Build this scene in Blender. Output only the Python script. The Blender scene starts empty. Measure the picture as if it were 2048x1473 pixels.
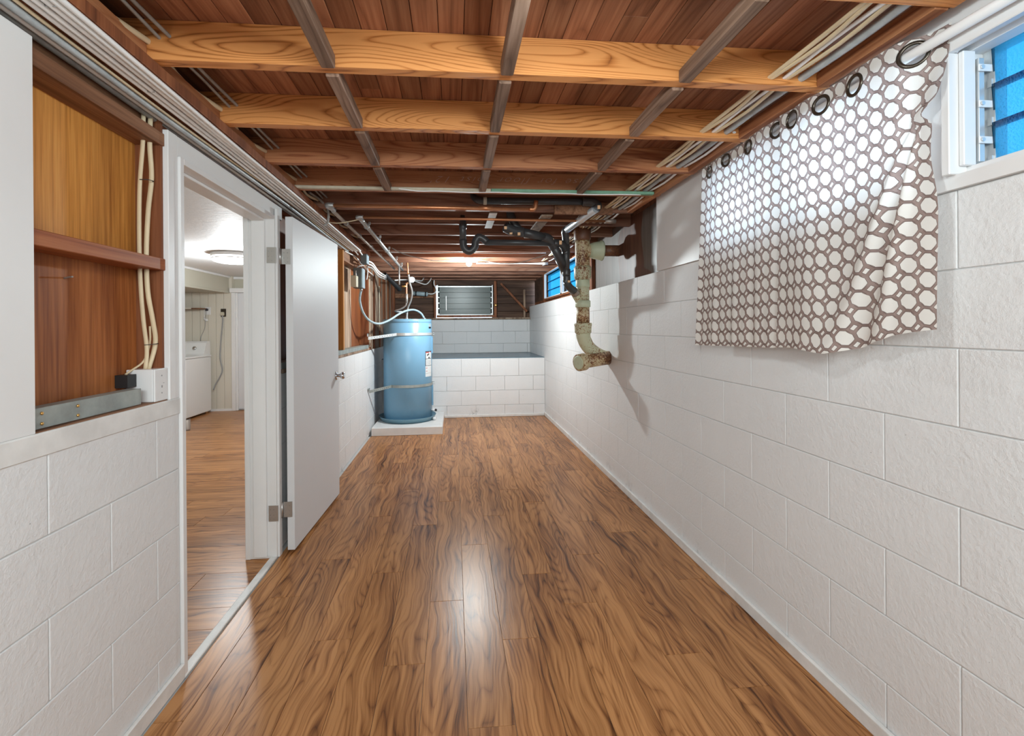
import bpy, bmesh, math, random
from mathutils import Vector, Matrix, noise as mnoise
random.seed(7)
S = bpy.context.scene
COL = S.collection

# ------------------------------------------------------------------ camera, world, lights, exposure
cam_d = bpy.data.cameras.new('camera'); cam = bpy.data.objects.new('camera', cam_d); COL.objects.link(cam)
YAW, ROLL = 0.0887, -0.008
fw = Vector((math.sin(YAW), math.cos(YAW), 0)); rt = Vector((math.cos(YAW), -math.sin(YAW), 0)); up = Vector((0, 0, 1))
r2 = rt*math.cos(ROLL) + up*math.sin(ROLL); u2 = -rt*math.sin(ROLL) + up*math.cos(ROLL)
cam.matrix_world = Matrix(((r2.x, u2.x, -fw.x, 0), (r2.y, u2.y, -fw.y, 0), (r2.z, u2.z, -fw.z, 1.2875), (0, 0, 0, 1)))
cam_d.sensor_fit = 'HORIZONTAL'; cam_d.sensor_width = 36; cam_d.lens = 36*909/2048
cam_d.shift_x = 35.5/2048; cam_d.shift_y = -82.1/2048; cam_d.clip_start = 0.02
S.camera = cam
S.view_settings.view_transform = 'Standard'; S.view_settings.look = 'None'
S.view_settings.exposure = 0.0; S.view_settings.gamma = 1.0; S.view_settings.use_curve_mapping = False
S.cycles.use_denoising = True; S.cycles.max_bounces = 8; S.cycles.diffuse_bounces = 6
S.cycles.transparent_max_bounces = 8; S.cycles.caustics_reflective = False; S.cycles.caustics_refractive = False
S.cycles.sample_clamp_indirect = 4.0
W = bpy.data.worlds.new('sky'); S.world = W; W.use_nodes = True
bg = W.node_tree.nodes['Background']; bg.inputs[0].default_value = (0.62, 0.80, 1.0, 1); bg.inputs[1].default_value = 9.0

def light(name, kind, loc, energy, color=(1, 1, 1), size=0.05, rot=(0, 0, 0), size_y=None):
    d = bpy.data.lights.new(name, kind); d.energy = energy; d.color = color
    if kind == 'AREA':
        d.size = size
        if size_y: d.shape = 'RECTANGLE'; d.size_y = size_y
    else: d.shadow_soft_size = size
    o = bpy.data.objects.new(name, d); o.location = loc; o.rotation_euler = rot; COL.objects.link(o); return o
light('near_bulb_light', 'POINT', (0.28, 0.80, 1.95), 12, (0.87, 0.98, 1.0), 0.045)
light('back_fill_light', 'AREA', (0.15, -1.1, 1.90), 74, (0.87, 0.98, 1.0), 2.0, (math.radians(68), 0, 0), 0.8)  # unseen area fill added behind the camera to spread light evenly down the room
light('far_bulb_light', 'POINT', (0.179, 5.2, 1.965), 112, (0.87, 0.98, 1), 0.04)
light('laundry_lamp_light', 'POINT', (-2.42, 5.25, 1.90), 74, (0.90, 0.97, 1.0), 0.08)
light('laundry_second_light', 'POINT', (-2.6, 2.2, 1.80), 24, (0.87, 0.97, 1.0), 0.15)

# ------------------------------------------------------------------ helpers
def rot_to(a, b):
    return Vector((0, 0, 1)).rotation_difference((Vector(b)-Vector(a)).normalized())
def box(bm, x0, x1, y0, y1, z0, z1, bev=0.0, seg=1):
    r = bmesh.ops.create_cube(bm, size=1)
    vs = r['verts']
    for v in vs:
        v.co = Vector(((x0+x1)/2 + v.co.x*(x1-x0), (y0+y1)/2 + v.co.y*(y1-y0), (z0+z1)/2 + v.co.z*(z1-z0)))
    if bev > 0:
        es = list({e for v in vs for e in v.link_edges})
        bmesh.ops.bevel(bm, geom=es, offset=bev, segments=seg, affect='EDGES', profile=0.5)
    return bm
def bx(*a, **k):
    return box(bmesh.new(), *a, **k)
def rings(bm, R, closed_ends=True):
    vs = [[bm.verts.new(p) for p in ring] for ring in R]
    n = len(vs[0])
    for i in range(len(vs)-1):
        for j in range(n):
            f = bm.faces.new((vs[i][j], vs[i][(j+1) % n], vs[i+1][(j+1) % n], vs[i+1][j])); f.smooth = True
    if closed_ends:
        bm.faces.new(vs[0][::-1]); bm.faces.new(vs[-1])
def lathe(bm, base, axis, prof, n=20):
    q = Vector((0, 0, 1)).rotation_difference(Vector(axis).normalized())
    base = Vector(base); R = []
    for d, r in prof:
        R.append([base + q @ Vector((r*math.cos(2*math.pi*k/n), r*math.sin(2*math.pi*k/n), d)) for k in range(n)])
    rings(bm, R); return bm
def cyl(bm, a, b, r, r1=None, n=16):
    a, b = Vector(a), Vector(b); L = (b-a).length
    return lathe(bm, a, b-a, [(0, r), (L, r if r1 is None else r1)], n)
def spline(pts, sub):
    P = [Vector(p) for p in pts]
    if sub <= 1 or len(P) < 3: return P
    out = []
    for i in range(len(P)-1):
        p0 = P[i-1] if i else P[0]*2-P[1]; p1, p2 = P[i], P[i+1]; p3 = P[i+2] if i+2 < len(P) else P[-1]*2-P[-2]
        for k in range(sub):
            t = k/sub
            out.append(0.5*((2*p1)+(p2-p0)*t+(2*p0-5*p1+4*p2-p3)*t*t+(3*p1-p0-3*p2+p3)*t**3))
    out.append(P[-1]); return out
def tube(bm, pts, r, n=10, sub=5, rb=None, upv=(0, 0, 1)):
    P = spline(pts, sub); R = []; upv = Vector(upv); side = None
    for i, p in enumerate(P):
        t = (P[min(i+1, len(P)-1)]-P[max(i-1, 0)]).normalized()
        s = t.cross(upv)
        if side is not None and (s.length < 0.25): s = side - t*side.dot(t)
        if s.length < 1e-4: s = t.orthogonal()
        s.normalize()
        if side is not None and side.dot(s) < 0: s = -s
        side = s; w = s.cross(t).normalized()
        rr = r[min(len(r)-1, i*len(r)//len(P))] if isinstance(r, (list, tuple)) else r
        R.append([p + s*rr*math.cos(2*math.pi*k/n) + w*(rb or rr)*math.sin(2*math.pi*k/n) for k in range(n)])
    rings(bm, R); return bm
def tb(pts, r, **k): return tube(bmesh.new(), pts, r, **k)
def torus(bm, c, axis, R, r, n=24, m=8, sq=1.0):
    q = Vector((0, 0, 1)).rotation_difference(Vector(axis).normalized()); c = Vector(c)
    vs = [[bm.verts.new(c + q @ Vector(((R+r*math.cos(b))*math.cos(a), (R+r*math.cos(b))*math.sin(a), r*sq*math.sin(b))))
           for b in [2*math.pi*j/m for j in range(m)]] for a in [2*math.pi*i/n for i in range(n)]]
    for i in range(n):
        for j in range(m):
            f = bm.faces.new((vs[i][j], vs[(i+1) % n][j], vs[(i+1) % n][(j+1) % m], vs[i][(j+1) % m])); f.smooth = True
    return bm

WL = {}
def obj(name, bm, mat, parent=None, origin=None, smooth=None):
    bmesh.ops.recalc_face_normals(bm, faces=bm.faces)
    base = WL[parent.name] if parent else Vector((0, 0, 0))
    if origin is None:
        if parent: origin = base
        else:
            xs = [v.co for v in bm.verts]
            origin = Vector(((min(p.x for p in xs)+max(p.x for p in xs))/2, (min(p.y for p in xs)+max(p.y for p in xs))/2, min(p.z for p in xs)))
    origin = Vector(origin)
    bmesh.ops.translate(bm, verts=bm.verts, vec=-origin)
    if smooth is not None:
        for f in bm.faces: f.smooth = smooth
    me = bpy.data.meshes.new(name); bm.to_mesh(me); bm.free()
    if mat:
        for m in (mat if isinstance(mat, (list, tuple)) else [mat]): me.materials.append(m)
    o = bpy.data.objects.new(name, me); COL.objects.link(o)
    o.location = origin-base
    if parent: o.parent = parent
    WL[o.name] = origin; return o
def inst(name, me, loc, parent, rot=None, scale=None):
    o = bpy.data.objects.new(name, me); COL.objects.link(o); o.parent = parent
    base = WL[parent.name] if parent else Vector((0, 0, 0))
    o.location = Vector(loc)-base; WL[o.name] = Vector(loc)
    if rot: o.rotation_euler = rot
    if scale: o.scale = scale
    return o
def tag(o, label, cat, group=None, kind=None):
    o['label'] = label; o['category'] = cat
    if group: o['group'] = group
    if kind: o['kind'] = kind
    return o
def thing(name, label, cat, loc, group=None):
    o = bpy.data.objects.new(name, None); COL.objects.link(o); o.location = loc; o.empty_display_size = 0.05
    WL[o.name] = Vector(loc); return tag(o, label, cat, group)
def struct(name, bm, mat, loc=None):
    if bm is None:
        o = bpy.data.objects.new(name, None); COL.objects.link(o); o.location = loc or (0, 0, 0); WL[o.name] = Vector(loc or (0, 0, 0))
    else: o = obj(name, bm, mat, origin=loc)
    o['kind'] = 'structure'; return o

# ------------------------------------------------------------------ materials
def mat_new(name):
    m = bpy.data.materials.new(name); m.use_nodes = True
    nt = m.node_tree; return m, nt, nt.nodes['Principled BSDF']
def N(nt, t, **k):
    n = nt.nodes.new(t)
    for a, b in k.items(): setattr(n, a, b)
    return n
def ramp(nt, fac, stops):
    r = N(nt, 'ShaderNodeValToRGB'); e = r.color_ramp.elements
    while len(e) < len(stops): e.new(0.5)
    for i, (p, c) in enumerate(stops):
        e[i].position = p; e[i].color = (*c, 1) if len(c) == 3 else c
    nt.links.new(fac, r.inputs[0]); return r
def math_(nt, op, a, b=None, c=None):
    n = N(nt, 'ShaderNodeMath', operation=op)
    for i, v in enumerate((a, b, c)):
        if v is None: continue
        if isinstance(v, (int, float)): n.inputs[i].default_value = v
        else: nt.links.new(v, n.inputs[i])
    return n.outputs[0]
def mixc(nt, fac, a, b, mode='MIX'):
    n = N(nt, 'ShaderNodeMix', data_type='RGBA', blend_type=mode)
    for i, v in ((0, fac), (6, a), (7, b)):
        if isinstance(v, (int, float)): n.inputs[i].default_value = v
        elif isinstance(v, tuple): n.inputs[i].default_value = (*v, 1)
        else: nt.links.new(v, n.inputs[i])
    return n.outputs[2]
def noise(nt, vec, scale, detail=3, rough=0.5, dist=0.0):
    n = N(nt, 'ShaderNodeTexNoise'); n.inputs['Scale'].default_value = scale; n.inputs['Detail'].default_value = detail
    n.inputs['Roughness'].default_value = rough; n.inputs['Distortion'].default_value = dist
    if vec is not None: nt.links.new(vec, n.inputs['Vector'])
    return n.outputs[0]
def objvec(nt, scale=(1, 1, 1), rnd=True):
    tc = N(nt, 'ShaderNodeTexCoord'); v = tc.outputs['Object']
    if rnd:
        oi = N(nt, 'ShaderNodeObjectInfo'); mu = N(nt, 'ShaderNodeVectorMath', operation='SCALE'); mu.inputs[0].default_value = (37, 53, 71)
        nt.links.new(oi.outputs['Random'], mu.inputs['Scale'])
        ad = N(nt, 'ShaderNodeVectorMath', operation='ADD'); nt.links.new(v, ad.inputs[0]); nt.links.new(mu.outputs[0], ad.inputs[1]); v = ad.outputs[0]
    mp = N(nt, 'ShaderNodeMapping'); mp.inputs['Scale'].default_value = scale; nt.links.new(v, mp.inputs[0])
    return mp.outputs[0]
def bump(nt, h, strength, dist, bsdf):
    b = N(nt, 'ShaderNodeBump'); b.inputs['Strength'].default_value = strength; b.inputs['Distance'].default_value = dist
    nt.links.new(h, b.inputs['Height']); nt.links.new(b.outputs[0], bsdf.inputs['Normal'])
def plain(name, col, rough=0.5, metal=0.0, var=0.0, vscale=8, bmp=0.0, bscale=60):
    m, nt, b = mat_new(name)
    b.inputs['Base Color'].default_value = (*col, 1); b.inputs['Roughness'].default_value = rough; b.inputs['Metallic'].default_value = metal
    if var:
        f = noise(nt, objvec(nt), vscale, 4, 0.6)
        r = ramp(nt, f, [(0.3, tuple(c*(1-var) for c in col)), (0.7, tuple(min(1, c*(1+var*0.6)) for c in col))])
        nt.links.new(r.outputs[0], b.inputs['Base Color'])
    if bmp: bump(nt, noise(nt, objvec(nt), bscale, 4, 0.6), bmp, 0.004, b)
    return m
def emis(name, col, st):
    m, nt, b = mat_new(name); b.inputs['Base Color'].default_value = (*col, 1)
    b.inputs['Emission Color'].default_value = (*col, 1); b.inputs['Emission Strength'].default_value = st; return m
def wood(name, dark, mid, light_, axis='x', rough=0.6, ringf=26, low=0.9, var=0.35, ringmix=0.55, bmp=0.15, spec=0.3):
    m, nt, b = mat_new(name)
    st = {'x': (low, 9*low, 9*low), 'y': (9*low, low, 9*low), 'z': (9*low, 9*low, low)}[axis]
    fs = {'x': (3, 90, 90), 'y': (90, 3, 90), 'z': (90, 90, 3)}[axis]
    v = objvec(nt, st); n1 = noise(nt, v, 1.0, 1.5, 0.45, 0.35)
    rg = math_(nt, 'ABSOLUTE', math_(nt, 'SINE', math_(nt, 'MULTIPLY', n1, ringf)))
    rg = math_(nt, 'POWER', rg, 0.6)
    n2 = noise(nt, objvec(nt, fs), 1.0, 3, 0.6)
    f = math_(nt, 'ADD', math_(nt, 'MULTIPLY', rg, ringmix*0.55), math_(nt, 'MULTIPLY', n2, 0.75))
    n3 = noise(nt, objvec(nt, tuple(s*0.8 for s in st)), 1.6, 3, 0.6)
    f = math_(nt, 'ADD', f, math_(nt, 'MULTIPLY', math_(nt, 'SUBTRACT', n3, 0.5), 0.8))
    r = ramp(nt, f, [(0.22, dark), (0.55, mid), (0.85, light_)])
    oi = N(nt, 'ShaderNodeObjectInfo'); hs = N(nt, 'ShaderNodeHueSaturation')
    val = math_(nt, 'ADD', math_(nt, 'MULTIPLY', oi.outputs['Random'], var), 1-var/2)
    nt.links.new(val, hs.inputs['Value']); nt.links.new(r.outputs[0], hs.inputs['Color'])
    nt.links.new(hs.outputs[0], b.inputs['Base Color'])
    b.inputs['Roughness'].default_value = rough; b.inputs['Specular IOR Level'].default_value = spec
    if bmp: bump(nt, f, bmp, 0.003, b)
    return m

def painted_block(name, col=(0.77, 0.77, 0.77), bmp=0.6):
    m, nt, b = mat_new(name)
    tc = N(nt, 'ShaderNodeTexCoord'); gp = N(nt, 'ShaderNodeNewGeometry').outputs['Position']
    n1 = noise(nt, gp, 75, 5, 0.65); n2 = noise(nt, gp, 7, 3, 0.6); n3 = noise(nt, gp, 24, 3, 0.6)
    h = math_(nt, 'ADD', math_(nt, 'MULTIPLY', n1, math_(nt, 'MULTIPLY', n2, 1.2)), math_(nt, 'MULTIPLY', n3, 0.5))
    bump(nt, h, bmp, 0.006, b)
    c = ramp(nt, noise(nt, gp, 1.7, 4, 0.6), [(0.3, tuple(x*0.95 for x in col)), (0.7, col)])
    sp = ramp(nt, noise(nt, gp, 38, 3, 0.7), [(0.245, (0.25, 0.24, 0.23)), (0.27, (1, 1, 1))])
    cc = mixc(nt, 0.75, c.outputs[0], sp.outputs[0], 'MULTIPLY')
    # damp mould along the foot of the walls
    sz = N(nt, 'ShaderNodeSeparateXYZ'); nt.links.new(gp, sz.inputs[0])
    lowz = math_(nt, 'SUBTRACT', 1.0, math_(nt, 'MULTIPLY', sz.outputs[2], 7.0)); lowz = math_(nt, 'MAXIMUM', lowz, 0.0)
    mo = math_(nt, 'MULTIPLY', math_(nt, 'SUBTRACT', noise(nt, gp, 2.1, 5, 0.75, 0.4), 0.56), math_(nt, 'MULTIPLY', lowz, 9.0))
    mo = math_(nt, 'MINIMUM', math_(nt, 'MAXIMUM', mo, 0.0), 0.85)
    mo = math_(nt, 'MULTIPLY', mo, ramp(nt, noise(nt, gp, 30, 4, 0.7), [(0.42, (0, 0, 0)), (0.56, (1, 1, 1))]).outputs[0])
    cc = mixc(nt, mo, cc, (0.07, 0.07, 0.075))
    nt.links.new(cc, b.inputs['Base Color']); b.inputs['Roughness'].default_value = 0.55
    b.inputs['Specular IOR Level'].default_value = 0.35
    return m
M = {}
M['block'] = painted_block('painted_concrete_block')
M['mortar'] = painted_block('painted_mortar', (0.60, 0.60, 0.595), 0.3)
M['white'] = plain('white_paint', (0.78, 0.775, 0.77), 0.38, var=0.03, vscale=3, bmp=0.06, bscale=40)
M['white_dirty'] = plain('scuffed_white_paint', (0.74, 0.73, 0.71), 0.5, var=0.14, vscale=9, bmp=0.2, bscale=50)
M['door'] = plain('semi_gloss_door_paint', (0.70, 0.705, 0.72), 0.5, var=0.015, vscale=2, bmp=0.05, bscale=90)
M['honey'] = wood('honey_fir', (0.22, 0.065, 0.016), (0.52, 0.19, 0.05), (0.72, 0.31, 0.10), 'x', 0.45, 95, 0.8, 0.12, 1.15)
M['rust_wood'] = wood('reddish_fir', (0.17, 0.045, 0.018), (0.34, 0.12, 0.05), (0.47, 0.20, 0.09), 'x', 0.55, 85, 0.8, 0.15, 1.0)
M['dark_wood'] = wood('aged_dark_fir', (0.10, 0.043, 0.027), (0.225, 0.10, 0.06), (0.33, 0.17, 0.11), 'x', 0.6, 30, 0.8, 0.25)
M['deck'] = wood('deck_board', (0.13, 0.048, 0.024), (0.26, 0.103, 0.052), (0.38, 0.175, 0.092), 'y', 0.6, 40, 0.5, 0.75, 0.5)
M['bridging'] = wood('greyed_bridging', (0.09, 0.05, 0.032), (0.20, 0.12, 0.08), (0.33, 0.215, 0.155), 'y', 0.7, 30, 1.0, 0.25)
M['ledger'] = wood('ledger_strip', (0.17, 0.05, 0.02), (0.34, 0.13, 0.055), (0.47, 0.22, 0.10), 'y', 0.6, 24, 0.8, 0.2)
M['panel_z'] = wood('cedar_panel', (0.30, 0.10, 0.018), (0.62, 0.27, 0.06), (0.78, 0.42, 0.125), 'z', 0.5, 14, 0.35, 0.3, 0.25)
M['panel_low'] = wood('orange_cedar_panel', (0.20, 0.055, 0.015), (0.42, 0.145, 0.042), (0.56, 0.235, 0.075), 'z', 0.5, 14, 0.35, 0.25, 0.25)
M['panel_red'] = wood('red_cedar_panel', (0.13, 0.035, 0.012), (0.27, 0.085, 0.027), (0.38, 0.14, 0.048), 'z', 0.5, 10, 0.3, 0.2, 0.2)
M['stud'] = wood('stud_fir', (0.10, 0.03, 0.012), (0.21, 0.07, 0.028), (0.32, 0.12, 0.05), 'z', 0.6, 24, 0.6, 0.2)
M['blocking_y'] = wood('reddish_blocking', (0.14, 0.035, 0.012), (0.30, 0.085, 0.028), (0.42, 0.15, 0.055), 'y', 0.5, 24, 0.6, 0.2)
M['brownplate'] = wood('brown_plate', (0.09, 0.038, 0.02), (0.20, 0.09, 0.045), (0.33, 0.165, 0.09), 'y', 0.6, 24, 0.6, 0.2)
M['weathered'] = wood('weathered_board', (0.10, 0.065, 0.045), (0.27, 0.18, 0.125), (0.47, 0.36, 0.27), 'z', 0.8, 20, 0.5, 0.5)
M['siding'] = wood('dark_siding', (0.03, 0.016, 0.011), (0.08, 0.042, 0.028), (0.15, 0.085, 0.055), 'x', 0.7, 20, 0.5, 0.4)
M['cable'] = plain('white_cable_sheath', (0.88, 0.88, 0.865), 0.45, var=0.08, vscale=5)
M['cable_cream'] = plain('cream_cable_sheath', (0.68, 0.55, 0.36), 0.5, var=0.1, vscale=6)
M['cable_grey'] = plain('grey_cable_sheath', (0.34, 0.33, 0.31), 0.5, var=0.25, vscale=14, bmp=0.3)
M['conduit'] = plain('grey_conduit', (0.42, 0.45, 0.46), 0.4, var=0.25, vscale=18, bmp=0.4, bscale=50)
M['black_pipe'] = plain('black_plastic_pipe', (0.055, 0.055, 0.058), 0.36, var=0.2)
M['black'] = plain('black_rubber', (0.015, 0.015, 0.016), 0.5)
M['copper'] = plain('copper_tarnished', (0.62, 0.27, 0.13), 0.38, 0.75, var=0.2, vscale=9)
M['galv'] = plain('galvanised_pipe', (0.46, 0.46, 0.45), 0.4, 0.6, var=0.25, vscale=14)
M['galv_brown'] = plain('tarnished_pipe', (0.36, 0.30, 0.26), 0.45, 0.5, var=0.3, vscale=9)
M['steel'] = plain('chrome_steel', (0.72, 0.73, 0.75), 0.16, 1.0)
M['bright'] = plain('bright_zinc_pipe', (0.70, 0.74, 0.78), 0.28, 0.55)
M['nickel'] = plain('satin_nickel', (0.55, 0.54, 0.52), 0.35, 0.9, var=0.06)
M['strap'] = plain('galvanised_strap', (0.36, 0.39, 0.37), 0.55, 0.35, var=0.25, vscale=12)
M['heater'] = plain('blue_grey_enamel', (0.185, 0.375, 0.54), 0.3, 0.0, var=0.02)
M['pan'] = plain('blue_grey_pan', (0.16, 0.30, 0.38), 0.35, 0.1)
M['hose'] = plain('blue_grey_flex_conduit', (0.36, 0.46, 0.50), 0.4)
M['sticker'] = plain('white_sticker', (0.75, 0.78, 0.78), 0.4)
M['ink'] = plain('black_ink', (0.02, 0.02, 0.025), 0.5)
M['red'] = plain('red_ink', (0.55, 0.03, 0.03), 0.5)
M['tag_orange'] = plain('pale_orange_label', (0.85, 0.52, 0.28), 0.6)
M['greyink'] = plain('grey_print', (0.35, 0.38, 0.40), 0.5)
M['green'] = plain('mint_paint', (0.20, 0.40, 0.27), 0.6, var=0.3, vscale=12)
M['cream_paint'] = plain('cream_paint_chipped', (0.58, 0.52, 0.40), 0.6, var=0.25, vscale=10)
M['ledge'] = plain('blue_grey_ledge', (0.085, 0.16, 0.22), 0.25, 0.0, var=0.4, vscale=3)
M['cream_wall'] = plain('cream_panelling', (0.66, 0.62, 0.53), 0.55)
M['cream_soffit'] = plain('beige_soffit', (0.52, 0.49, 0.40), 0.55)
M['ceil_white'] = plain('textured_ceiling_white', (0.74, 0.74, 0.74), 0.6, bmp=0.6, bscale=18)
M['appliance'] = plain('white_enamel', (0.78, 0.78, 0.77), 0.25)
M['grey_pl'] = plain('grey_plastic', (0.30, 0.30, 0.30), 0.4)
M['bronze'] = plain('dark_bronze', (0.09, 0.075, 0.06), 0.28, 0.8)
M['rod'] = plain('white_rod', (0.80, 0.80, 0.80), 0.3)
M['alu'] = plain('aluminium_frame', (0.66, 0.68, 0.68), 0.35, 0.5, var=0.1)
M['beige_box'] = plain('beige_plastic', (0.55, 0.50, 0.38), 0.5)
M['dark_box'] = plain('dark_grey_steel', (0.12, 0.13, 0.13), 0.5, 0.3)
M['box_blue'] = plain('light_blue_grey_steel', (0.30, 0.38, 0.42), 0.45, 0.2)
M['brass'] = plain('brass_valve', (0.70, 0.42, 0.14), 0.35, 0.8)
M['bulb'] = emis('lit_bulb', (0.95, 0.98, 1.0), 60)
M['diffuser'] = emis('lit_diffuser', (1.0, 0.96, 0.90), 4)
M['outside'] = plain('outside_shade', (0.02, 0.02, 0.02), 0.9)
M['plinth'] = plain('plinth_paint', (0.74, 0.73, 0.715), 0.45, var=0.07, vscale=7)

def glass(name, col, frost, tint):
    m = bpy.data.materials.new(name); m.use_nodes = True; nt = m.node_tree
    for n in list(nt.nodes): nt.nodes.remove(n)
    out = N(nt, 'ShaderNodeOutputMaterial'); tp = N(nt, 'ShaderNodeBsdfTransparent'); tl = N(nt, 'ShaderNodeBsdfTranslucent'); gl = N(nt, 'ShaderNodeBsdfGlossy')
    tp.inputs[0].default_value = (*col, 1); tl.inputs[0].default_value = (*tint, 1); gl.inputs['Roughness'].default_value = 0.12
    gl.inputs[0].default_value = (0.9, 0.9, 0.9, 1)
    bm_ = N(nt, 'ShaderNodeBump'); bm_.inputs['Strength'].default_value = 0.6; bm_.inputs['Distance'].default_value = 0.004
    nt.links.new(noise(nt, objvec(nt), 160, 2, 0.5), bm_.inputs['Height']); nt.links.new(bm_.outputs[0], gl.inputs['Normal']); nt.links.new(bm_.outputs[0], tl.inputs['Normal'])
    m1 = N(nt, 'ShaderNodeMixShader'); m1.inputs[0].default_value = frost; m2 = N(nt, 'ShaderNodeMixShader'); m2.inputs[0].default_value = 0.05
    nt.links.new(tp.outputs[0], m1.inputs[1]); nt.links.new(tl.outputs[0], m1.inputs[2]); nt.links.new(m1.outputs[0], m2.inputs[1]); nt.links.new(gl.outputs[0], m2.inputs[2])
    nt.links.new(m2.outputs[0], out.inputs[0]); return m
M['glass_blue'] = glass('blue_obscure_glass', (0.13, 0.36, 0.46), 0.35, (0.03, 0.19, 0.28))
M['glass_clear'] = glass('pale_obscure_glass', (0.95, 0.97, 0.98), 0.15, (0.8, 0.85, 0.88))
m, nt, b = mat_new('opaque_dark_glass'); b.inputs['Base Color'].default_value = (0.13, 0.155, 0.145, 1); b.inputs['Roughness'].default_value = 0.3  # opaque grey-green stands in for the dark space behind the panes
b.inputs['Specular IOR Level'].default_value = 0.3; M['glass_dark'] = m

def rusty(name, paint, amount):
    m, nt, b = mat_new(name)
    v = objvec(nt, rnd=False); n1 = noise(nt, v, 75, 5, 0.72); n2 = noise(nt, v, 7, 3, 0.6)
    f = math_(nt, 'ADD', math_(nt, 'MULTIPLY', n1, 0.62), math_(nt, 'MULTIPLY', n2, 0.38))
    r = ramp(nt, f, [(amount-0.02, paint), (amount+0.012, (0.34, 0.15, 0.05)), (amount+0.06, (0.13, 0.045, 0.02))])
    nt.links.new(r.outputs[0], b.inputs['Base Color']); b.inputs['Roughness'].default_value = 0.5
    bump(nt, f, 0.3, 0.004, b); return m
M['iron_a'] = rusty('rusting_green_paint', (0.58, 0.58, 0.40), 0.545)
M['iron_b'] = rusty('heavily_rusted_paint', (0.60, 0.50, 0.31), 0.505)
M['iron_c'] = rusty('pale_green_paint', (0.58, 0.63, 0.45), 0.63)
M['iron_d'] = rusty('brown_rust', (0.16, 0.07, 0.04), 0.56)

def floor_mat(name, axis):
    m, nt, b = mat_new(name)
    s = (lambda a, l: (a, l, 1)) if axis == 'y' else (lambda a, l: (l, a, 1))
    # wandering grain: warp the across-grain coordinate with a slow noise
    v0 = objvec(nt, (1, 1, 1))
    w = N(nt, 'ShaderNodeTexNoise'); w.inputs['Scale'].default_value = 1.0; w.inputs['Detail'].default_value = 2
    mp = N(nt, 'ShaderNodeMapping'); mp.inputs['Scale'].default_value = s(5, 2.6); nt.links.new(v0, mp.inputs[0]); nt.links.new(mp.outputs[0], w.inputs['Vector'])
    off = N(nt, 'ShaderNodeVectorMath', operation='SCALE'); off.inputs['Scale'].default_value = 0.10; nt.links.new(w.outputs['Color'], off.inputs[0])
    ad = N(nt, 'ShaderNodeVectorMath', operation='ADD'); nt.links.new(v0, ad.inputs[0]); nt.links.new(off.outputs[0], ad.inputs[1])
    def mv(sc):
        q = N(nt, 'ShaderNodeMapping'); q.inputs['Scale'].default_value = sc; nt.links.new(ad.outputs[0], q.inputs[0]); return q.outputs[0]
    a = noise(nt, mv(s(44, 1.3)), 1, 5, 0.65); fine = noise(nt, mv(s(95, 2.5)), 1, 3, 0.65); patch = noise(nt, mv(s(5, 1.2)), 1, 2, 0.5)
    rgs = math_(nt, 'ABSOLUTE', math_(nt, 'SINE', math_(nt, 'MULTIPLY', noise(nt, mv(s(5.5, 0.6)), 1, 1.5, 0.45), 85)))
    f = math_(nt, 'ADD', math_(nt, 'MULTIPLY', a, 0.72), math_(nt, 'MULTIPLY', fine, 0.30))
    f = math_(nt, 'ADD', f, math_(nt, 'MULTIPLY', math_(nt, 'SUBTRACT', patch, 0.5), 0.35))
    f = math_(nt, 'ADD', f, math_(nt, 'MULTIPLY', math_(nt, 'POWER', rgs, 0.5), 0.15))
    r = ramp(nt, f, [(0.40, (0.066, 0.023, 0.008)), (0.50, (0.185, 0.070, 0.023)), (0.60, (0.32, 0.136, 0.047)), (0.74, (0.48, 0.228, 0.088))])
    oi = N(nt, 'ShaderNodeObjectInfo'); hs = N(nt, 'ShaderNodeHueSaturation')
    nt.links.new(math_(nt, 'ADD', math_(nt, 'MULTIPLY', oi.outputs['Random'], 0.16), 0.92), hs.inputs['Value']); nt.links.new(r.outputs[0], hs.inputs['Color'])
    nt.links.new(hs.outputs[0], b.inputs['Base Color']); b.inputs['Roughness'].default_value = 0.30; b.inputs['Specular IOR Level'].default_value = 0.24
    bump(nt, fine, 0.12, 0.002, b); return m
M['floor_y'] = floor_mat('walnut_look_plank', 'y'); M['floor_x'] = floor_mat('walnut_look_plank_crosswise', 'x')

def stained_ply():
    m, nt, b = mat_new('stained_plywood')
    v = objvec(nt, (1, 1, 1), False); n = noise(nt, v, 1.3, 2, 0.4, 0.5)
    sep = N(nt, 'ShaderNodeSeparateXYZ'); nt.links.new(v, sep.inputs[0])
    g = noise(nt, objvec(nt, (30, 30, 2), False), 1, 3, 0.6)
    # a brown coat brushed over grey primer: a broad band about 0.5 m wide
    band = math_(nt, 'ABSOLUTE', math_(nt, 'ADD', sep.outputs[1], math_(nt, 'MULTIPLY', math_(nt, 'SUBTRACT', n, 0.5), 1.5)))
    fb = ramp(nt, band, [(0.24, (0, 0, 0)), (0.255, (1, 1, 1))])
    brown = ramp(nt, g, [(0.3, (0.085, 0.03, 0.018)), (0.7, (0.16, 0.065, 0.038))])
    grey = ramp(nt, g, [(0.3, (0.12, 0.098, 0.085)), (0.7, (0.19, 0.162, 0.145))])
    nt.links.new(mixc(nt, fb.outputs[0], brown.outputs[0], grey.outputs[0]), b.inputs['Base Color']); b.inputs['Roughness'].default_value = 0.45
    return m
M['ply'] = stained_ply()

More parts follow.
